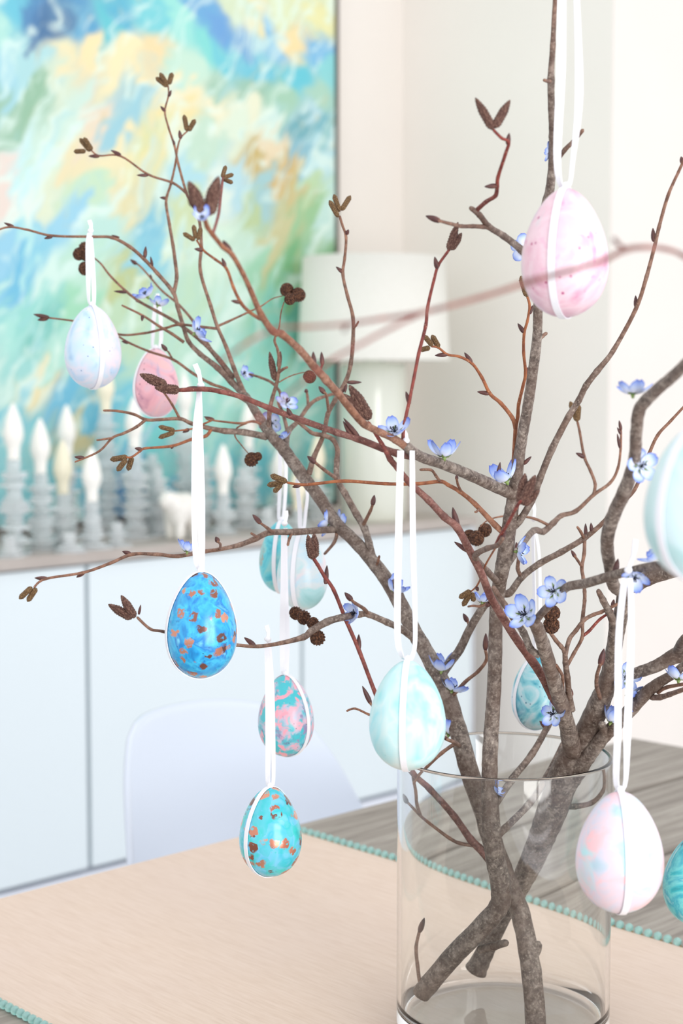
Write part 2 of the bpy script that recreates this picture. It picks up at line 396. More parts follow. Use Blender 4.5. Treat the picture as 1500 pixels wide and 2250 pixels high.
# low glass chunks along the front edge
for i, (px, v, h) in enumerate(((20, 0.035, 0.05), (150, 0.035, 0.045), (255, 0.05, 0.06), (345, 0.21, 0.17), (445, 0.2, 0.2), (535, 0.2, 0.16), (585, 0.1, 0.06), (335, 0.345, 0.2))):
    u, z = on_v(px, 1100, uv(0, v, 0)); loc = uv(u, v, 0.805)
    vs, fs = glass_stack(h, 0.026, 300 + i)
    g = mesh('glass_ornament', vs, fs, glass_bg.m, None, False, loc)
    tag(g, 'candleless pile of jagged clear glass on the sideboard, %s of eight from left' % ['first', 'second', 'third', 'fourth', 'sixth', 'seventh', 'eighth', 'fifth'][i], 'glass ornament', 'jagged glass piles on the sideboard')

# ------------------------------------------------------------------ polar bear figurine
def bear():
    v = 0.075; u = on_v(398, 1150, uv(0, v, 0))[0]; loc = uv(u, v, 0.805)
    # skeleton: x = forward (towards the head)
    J = [((0.0, 0, 0.062), 0.030), ((0.028, 0, 0.068), 0.028), ((-0.030, 0, 0.064), 0.030), ((0.050, 0, 0.078), 0.020), ((0.068, 0, 0.086), 0.0165), ((0.084, 0, 0.080), 0.009),
         ((0.030, 0.017, 0.034), 0.0135), ((0.034, 0.018, 0.004), 0.0115), ((0.030, -0.017, 0.034), 0.0135), ((0.026, -0.018, 0.004), 0.0115),
         ((-0.032, 0.017, 0.036), 0.016), ((-0.036, 0.018, 0.004), 0.012), ((-0.032, -0.017, 0.036), 0.016), ((-0.028, -0.018, 0.004), 0.012)]
    E_ = [(0, 1), (0, 2), (1, 3), (3, 4), (4, 5), (1, 6), (6, 7), (1, 8), (8, 9), (2, 10), (10, 11), (2, 12), (12, 13)]
    mb = bpy.data.metaballs.new('bear'); mo = bpy.data.objects.new('bear_meta', mb); C.objects.link(mo)
    mb.resolution = 0.004; mb.threshold = 0.35
    def ball(p, r):
        e = mb.elements.new(); e.co = p; e.radius = r * 1.5
    for p, r in J: ball(p, r)
    for a, b in E_:
        pa, ra = J[a]; pb, rb = J[b]
        n = 5
        for k in range(1, n): f = k / n; ball([x * (1 - f) + y * f for x, y in zip(pa, pb)], ra * (1 - f) + rb * f)
    for s in (-1, 1): ball((0.062, 0.013 * s, 0.102), 0.0055)
    bpy.context.view_layer.update()
    me = bpy.data.meshes.new_from_object(mo.evaluated_get(bpy.context.evaluated_depsgraph_get()))
    bpy.data.objects.remove(mo)
    zmin = min(v_.co.z for v_ in me.vertices)
    for v_ in me.vertices: v_.co.z -= zmin
    me.shade_smooth(); me.materials.clear()
    m = Nt('bear_white', 0.4); c = m.co(); n = m.noise(c, 90, 3)
    m.color(m.ramp(n, [(0.3, srgb(226, 222, 212)), (0.6, srgb(246, 243, 236))]))
    o = link('polar_bear_figurine', me, m.m, None, loc); o.rotation_euler = (0, 0, math.radians(232)); o.scale = (0.78, 1.0, 1.08)
    tag(o, 'small white polar bear figurine standing on the sideboard among glass holders', 'figurine')
    for s in (-1, 1):
        e = link('eye', lathe_data([(0.0005, -0.0018), (0.0018, 0), (0.0005, 0.0018)], 8, 'eye'), M['stamen'], o, (0.076, 0.0075 * s, 0.090 - zmin))
    link('nose', lathe_data([(0.0005, -0.003), (0.003, 0), (0.0005, 0.003)], 8, 'nose'), M['stamen'], o, (0.0925, 0, 0.081 - zmin))
bear()

# ------------------------------------------------------------------ dining table with planks
K = on_z(1388, 1620, TABLE_Z)
def table():
    o = empty('dining_table', (K.x, K.y, 0), ROTZ)
    tag(o, 'weathered grey plank dining table under the runner and the vase', 'table')
    m = Nt('weathered_oak', 0.7); c = m.co((1.2, 22, 22)); ob = m.n('ObjectInfo')
    cc = m.n('VectorMath', operation='ADD'); m.l(c, cc.inputs[0])
    mul = m.n('Math', operation='MULTIPLY'); m.l(ob.outputs['Random'], mul.inputs[0]); mul.inputs[1].default_value = 40
    m.l(mul.outputs[0], cc.inputs[1])
    g1 = m.noise(cc.outputs[0], 3.2, 6, 0.65, 0.4); g2 = m.noise(cc.outputs[0], 14, 4, 0.6)
    base = m.ramp(g1, [(0.25, srgb(112, 103, 95)), (0.5, srgb(152, 144, 134)), (0.75, srgb(178, 171, 161))])
    m.color(m.mix(m.ramp(g2, [(0.5, 0.0), (0.72, 0.55)]), base, srgb(104, 94, 88))); m.bump(g1, 0.4, 0.002)
    L = 2.2
    edges = [0.0, -0.165, -0.33, -0.50, -0.67, -0.835, -1.0]
    for a, b in zip(edges[:-1], edges[1:]):
        box('plank', -L, 0, b + 0.0035, a - (0.0035 if a else 0), TABLE_Z - 0.035, TABLE_Z, m.m, o, 0.004)
    box('batten', -L + 0.1, -0.1, -0.94, -0.06, TABLE_Z - 0.05, TABLE_Z - 0.0355, m.m, o)
    for y in (-0.10, -0.92): box('apron', -L + 0.1, -0.1, y - 0.012, y + 0.012, TABLE_Z - 0.14, TABLE_Z - 0.0505, m.m, o)
    for x in (-0.12, -L + 0.12):
        for y in (-0.12, -0.88): box('leg', x - 0.04, x + 0.04, y - 0.04, y + 0.04, 0, TABLE_Z - 0.0505, m.m, o, 0.004)
table()

# ------------------------------------------------------------------ table runner with bead edging
def runner():
    az = math.radians(-42.5); D = Vector((math.sin(az), math.cos(az), 0)); N = Vector((D.y, -D.x, 0))   # D away along the runner, N to the right
    f0 = on_z(662, 1834, TABLE_Z); n0 = on_z(0, 2206, TABLE_Z)
    wdt = (f0 - n0).dot(N)
    org = f0 - N * wdt                                         # near long edge is x = 0, far (beaded) one x = wdt
    o = empty('table_runner', (org.x, org.y, TABLE_Z)); o.rotation_euler = (0, 0, math.atan2(N.y, N.x))
    tag(o, 'pale peach woven table runner with turquoise bead edging across the table', 'table runner')
    def edge_y(x, v0):                                         # where the table edge v = v0 crosses
        p = org + N * x - K
        return (v0 - p.dot(V)) / D.dot(V)
    th = 0.0012; nx = 14
    rows = []
    def row(f): rows.append([f(wdt * i / nx) for i in range(nx + 1)])
    hang = 0.16
    for k in range(5): row(lambda x, k=k: (x, edge_y(x, -1.0) - 0.004, -hang + hang * k / 5))
    row(lambda x: (x, edge_y(x, -1.0) - 0.003, -0.0015))
    nrow = 24
    for k in range(nrow + 1): row(lambda x, k=k: (x, edge_y(x, -1.0) + (edge_y(x, 0) - edge_y(x, -1.0)) * k / nrow, 0.0006))
    row(lambda x: (x, edge_y(x, 0) + 0.003, -0.0015))
    for k in range(1, 6): row(lambda x, k=k: (x, edge_y(x, 0) + 0.004, -hang * k / 5))
    vs = [p for r_ in rows for p in r_]; nr = len(rows); n1 = nx + 1; tot = len(vs)
    # upper skin offset outwards by th
    def off(i):
        x, y, z = vs[i]; rr = i // n1
        if rr < 5: return (x, y - th, z)
        if rr == 5: return (x, y - th * 0.7, z + th * 0.7)
        if rr == nr - 6: return (x, y + th * 0.7, z + th * 0.7)
        if rr > nr - 6: return (x, y + th, z)
        return (x, y, z + th)
    vs2 = vs + [off(i) for i in range(tot)]
    fs = []
    for a in range(nr - 1):
        for b in range(nx):
            q = (a * n1 + b, a * n1 + b + 1, (a + 1) * n1 + b + 1, (a + 1) * n1 + b)
            fs.append(q[::-1]); fs.append(tuple(tot + i for i in q))
        for b in (0, nx):
            p, q = a * n1 + b, (a + 1) * n1 + b
            fs.append((p, q, tot + q, tot + p) if b == 0 else (q, p, tot + p, tot + q))
    for b in range(nx):
        fs.append((b + 1, b, tot + b, tot + b + 1)); e = (nr - 1) * n1 + b; fs.append((e, e + 1, tot + e + 1, tot + e))
    m = Nt('peach_weave', 0.8); c = m.co((150, 9, 60)); c2 = m.co((1, 1, 1))
    n = m.noise(c, 4.0, 4, 0.6); n2 = m.noise(c2, 5, 2)
    b1 = m.ramp(n, [(0.25, srgb(210, 187, 168)), (0.5, srgb(220, 199, 181)), (0.75, srgb(226, 207, 191))])
    m.color(m.mix(m.ramp(n2, [(0.35, 0.0), (0.7, 0.35)]), b1, srgb(217, 198, 187))); m.bump(m.noise(m.co((700, 90, 1)), 2, 2), 0.12, 0.0006)
    mesh('cloth', vs2, fs, m.m, o, False)
    bm_ = Nt('turquoise_glass_bead', 0.08, (0.55, 0.88, 0.84, 1)); bm_.b.inputs['Transmission Weight'].default_value = 0.6; bm_.b.inputs['IOR'].default_value = 1.45
    bead = lathe_data([(0.0009, -0.0033), (0.0022, -0.0028), (0.0032, -0.0015), (0.0036, 0), (0.0032, 0.0015), (0.0022, 0.0028), (0.0009, 0.0033)], 10, 'bead')
    bead.materials.append(bm_.m)
    gold = plain('brass_seed_bead', srgb(150, 120, 60), 0.35, Metallic=0.7)
    seed = lathe_data([(0.0004, -0.0011), (0.0012, 0), (0.0004, 0.0011)], 6, 'seed_bead'); seed.materials.append(gold)
    y1 = edge_y(wdt, 0) - 0.004; y = y1; k = 0
    while y > y1 - 0.60:
        b = link('bead', bead, None, o, (wdt + 0.0038, y, 0.0037)); b.rotation_euler = (math.pi / 2 + random.uniform(-0.2, 0.2), 0, random.uniform(-0.2, 0.2))
        s = link('seed_bead', seed, None, o, (wdt + 0.0018, y - 0.0047, 0.0012))
        y -= 0.0098
    y = edge_y(0, 0) - 0.02; yn = (n0 - org).dot(D)
    y = yn + 0.05
    while y > yn - 0.12:
        b = link('bead', bead, None, o, (-0.0038, y, 0.0037)); b.rotation_euler = (math.pi / 2 + random.uniform(-0.2, 0.2), 0, random.uniform(-0.2, 0.2))
        s = link('seed_bead', seed, None, o, (-0.0024, y - 0.0038, 0.0012)); y -= 0.0077
runner()

# ------------------------------------------------------------------ white shell chair behind the table
def chair():
    d = 0.30; p0 = K + V * d; p0.z = 0
    out = [on_v(x, y, K + V * d) for x, y in ((248, 1905), (262, 1750), (276, 1676), (300, 1612), (345, 1578), (430, 1558), (530, 1547), (610, 1552), (662, 1572), (695, 1600), (722, 1650), (742, 1705), (765, 1785))]
    uc = (out[0][0] + out[-1][0]) / 2
    o = empty('shell_chair', tuple(p0 + U * uc), ROTZ)
    tag(o, 'white moulded shell chair pushed up to the far side of the table', 'chair')
    ol = catmull([Vector((u - uc, z, 0)) for u, z in out], 5)
    nx = 28; L_ = [0.0]
    for p, q in zip(ol[:-1], ol[1:]): L_.append(L_[-1] + (q - p).length)
    def outline(t):
        t *= L_[-1]; k = max(i for i in range(len(L_)) if L_[i] <= t + 1e-9); k = min(k, len(ol) - 2)
        f = (t - L_[k]) / (L_[k + 1] - L_[k]); p = ol[k] * (1 - f) + ol[k + 1] * f
        return p.x, p.y
    bl, br = ol[0], ol[-1]; um = (br.x - bl.x) / 2
    rows = []
    for r_ in range(13):
        f = (r_ / 12) ** 1.15; row = []
        for i in range(nx + 1):
            t = i / nx; u_, z_ = outline(t); ub = bl.x + (br.x - bl.x) * t; zb_ = min(bl.y, br.y) - 0.005
            if r_ == 0: zb_ = z_
            u2 = u_ * (1 - f) + ub * f; z2 = z_ * (1 - f) + zb_ * f
            row.append((u2, 0.05 - 0.06 * (0.82 - z2) / 0.37 - 0.055 * (u2 / um) ** 2, z2))
        rows.append(row)
    zb0 = rows[-1][0][2]
    for k in range(1, 8):
        a_ = k / 7 * math.pi / 2; row = []
        for i in range(nx + 1):
            q = 2 * i / nx - 1; u2 = rows[12][i][0] * (1 - 0.016 * k)
            row.append((u2, rows[12][i][1] - 0.06 * (1 - math.cos(a_)) * (1 - 0.6 * q * q), zb0 - (zb0 - 0.455) * math.sin(a_) + 0.03 * q * q * k / 7))
        rows.append(row)
    last = rows[-1]
    for k in range(1, 10):
        f = k / 9
        rows.append([(p[0] * (1 - 0.1 * f ** 3), p[1] * (1 - f) - 0.43 * f, p[2] - 0.012 * math.sin(f * 3.14) - 0.03 * max(0, f - 0.75) * 4) for p in last])
    vs = [p for r_ in rows for p in r_]
    fs = [(r_ * (nx + 1) + i, r_ * (nx + 1) + i + 1, (r_ + 1) * (nx + 1) + i + 1, (r_ + 1) * (nx + 1) + i) for r_ in range(len(rows) - 1) for i in range(nx)]
    m = Nt('white_moulded_plastic', 0.3, srgb(221, 230, 243))
    sh = mesh('shell', vs, fs, m.m, o)
    md = sh.modifiers.new('thick', 'SOLIDIFY'); md.thickness = 0.009; md.offset = 0
    wd = plain('beech_leg', srgb(200, 165, 125), 0.5)
    for sx in (-1, 1):
        for sy in (-0.06, -0.38):
            vs, fs = tube([Vector((sx * 0.13, sy * 0.9 - 0.02, 0.445)), Vector((sx * 0.20, sy * 1.12, 0.0))], [0.014, 0.010], 10)
            mesh('leg', vs, fs, wd, o)
    for sy in (-0.08, -0.36): box('brace', -0.14, 0.14, sy - 0.006, sy + 0.006, 0.415, 0.427, M['satin'], o)

# ------------------------------------------------------------------ tubes
def catmull(pts, n):
    out = []
    for i in range(len(pts) - 1):
        p0 = pts[max(i - 1, 0)]; p1 = pts[i]; p2 = pts[i + 1]; p3 = pts[min(i + 2, len(pts) - 1)]
        for k in range(n):
            t = k / n; t2 = t * t; t3 = t2 * t
            out.append(0.5 * ((2 * p1) + (-p0 + p2) * t + (2 * p0 - 5 * p1 + 4 * p2 - p3) * t2 + (-p0 + 3 * p1 - 3 * p2 + p3) * t3))
    out.append(pts[-1]); return out
def tube(pts, rad, n=8, rough=0.0, r_=None, blunt=True):
    vs, fs = [], []
    t0 = (pts[1] - pts[0]).normalized(); a = t0.orthogonal().normalized()
    m = len(pts)
    ph = [random.uniform(0, 6.28) for _ in range(4)]
    for i, p in enumerate(pts):
        t = (pts[min(i + 1, m - 1)] - pts[max(i - 1, 0)])
        t = t.normalized() if t.length > 1e-9 else t0
        a = (a - t * a.dot(t))
        a = a.normalized() if a.length > 1e-9 else t.orthogonal().normalized()
        b = t.cross(a)
        for k in range(n):
            an = 2 * math.pi * k / n
            rr = rad[i]
            if rough: rr *= 1 + rough * (random.uniform(-1, 1) * 0.6 + 0.6 * math.sin(an * 2 + ph[0] + i * 0.09) + 0.5 * math.sin(an * 3 + ph[1] - i * 0.13))
            vs.append(p + a * (rr * math.cos(an)) + b * (rr * math.sin(an)))
        t0 = t
    for i in range(m - 1):
        for k in range(n):
            j = (k + 1) % n; fs.append((i * n + k, i * n + j, (i + 1) * n + j, (i + 1) * n + k))
    fs.append(tuple(range(n - 1, -1, -1))); fs.append(tuple((m - 1) * n + k for k in range(n)))
    return vs, fs
chair()

# ------------------------------------------------------------------ vase
rim_c = P(1108, 1656, 1.197)
VX, VY = rim_c.x, rim_c.y
VZ0 = TABLE_Z + 0.0019
def vase():
    Ro, Wl = 0.0752, 0.0030
    h = rim_c.z - VZ0
    prof = [(0.0005, 0.0), (Ro - 0.006, 0.0), (Ro - 0.002, 0.0012), (Ro, 0.005), (Ro, 0.0062), (Ro, 0.0075), (Ro, h * 0.5), (Ro, h - 0.0030), (Ro, h - 0.0020), (Ro, h - 0.0012), (Ro - 0.0006, h - 0.0003), (Ro - Wl * 0.5, h), (Ro - Wl + 0.0006, h - 0.0003), (Ro - Wl, h - 0.0012), (Ro - Wl, h - 0.0020), (Ro - Wl, h - 0.0030),
            (Ro - Wl, h * 0.5), (Ro - Wl, 0.0225), (Ro - Wl, 0.0213), (Ro - Wl, 0.020), (Ro - Wl - 0.002, 0.0145), (Ro - Wl - 0.007, 0.0115), (Ro - Wl - 0.02, 0.0105), (0.0005, 0.0100)]
    m = bpy.data.materials.new('clear_glass'); m.use_nodes = True; nt = m.node_tree
    b = nt.nodes['Principled BSDF']; b.inputs['Base Color'].default_value = (0.985, 0.995, 0.99, 1); b.inputs['Roughness'].default_value = 0.0
    b.inputs['Transmission Weight'].default_value = 1.0; b.inputs['IOR'].default_value = 1.47
    o = link('glass_vase', lathe_data(prof, 128, 'glass_vase'), m, None, (VX, VY, VZ0))
    tag(o, 'clear straight cylinder glass vase holding the branches on the table', 'vase')
vase()

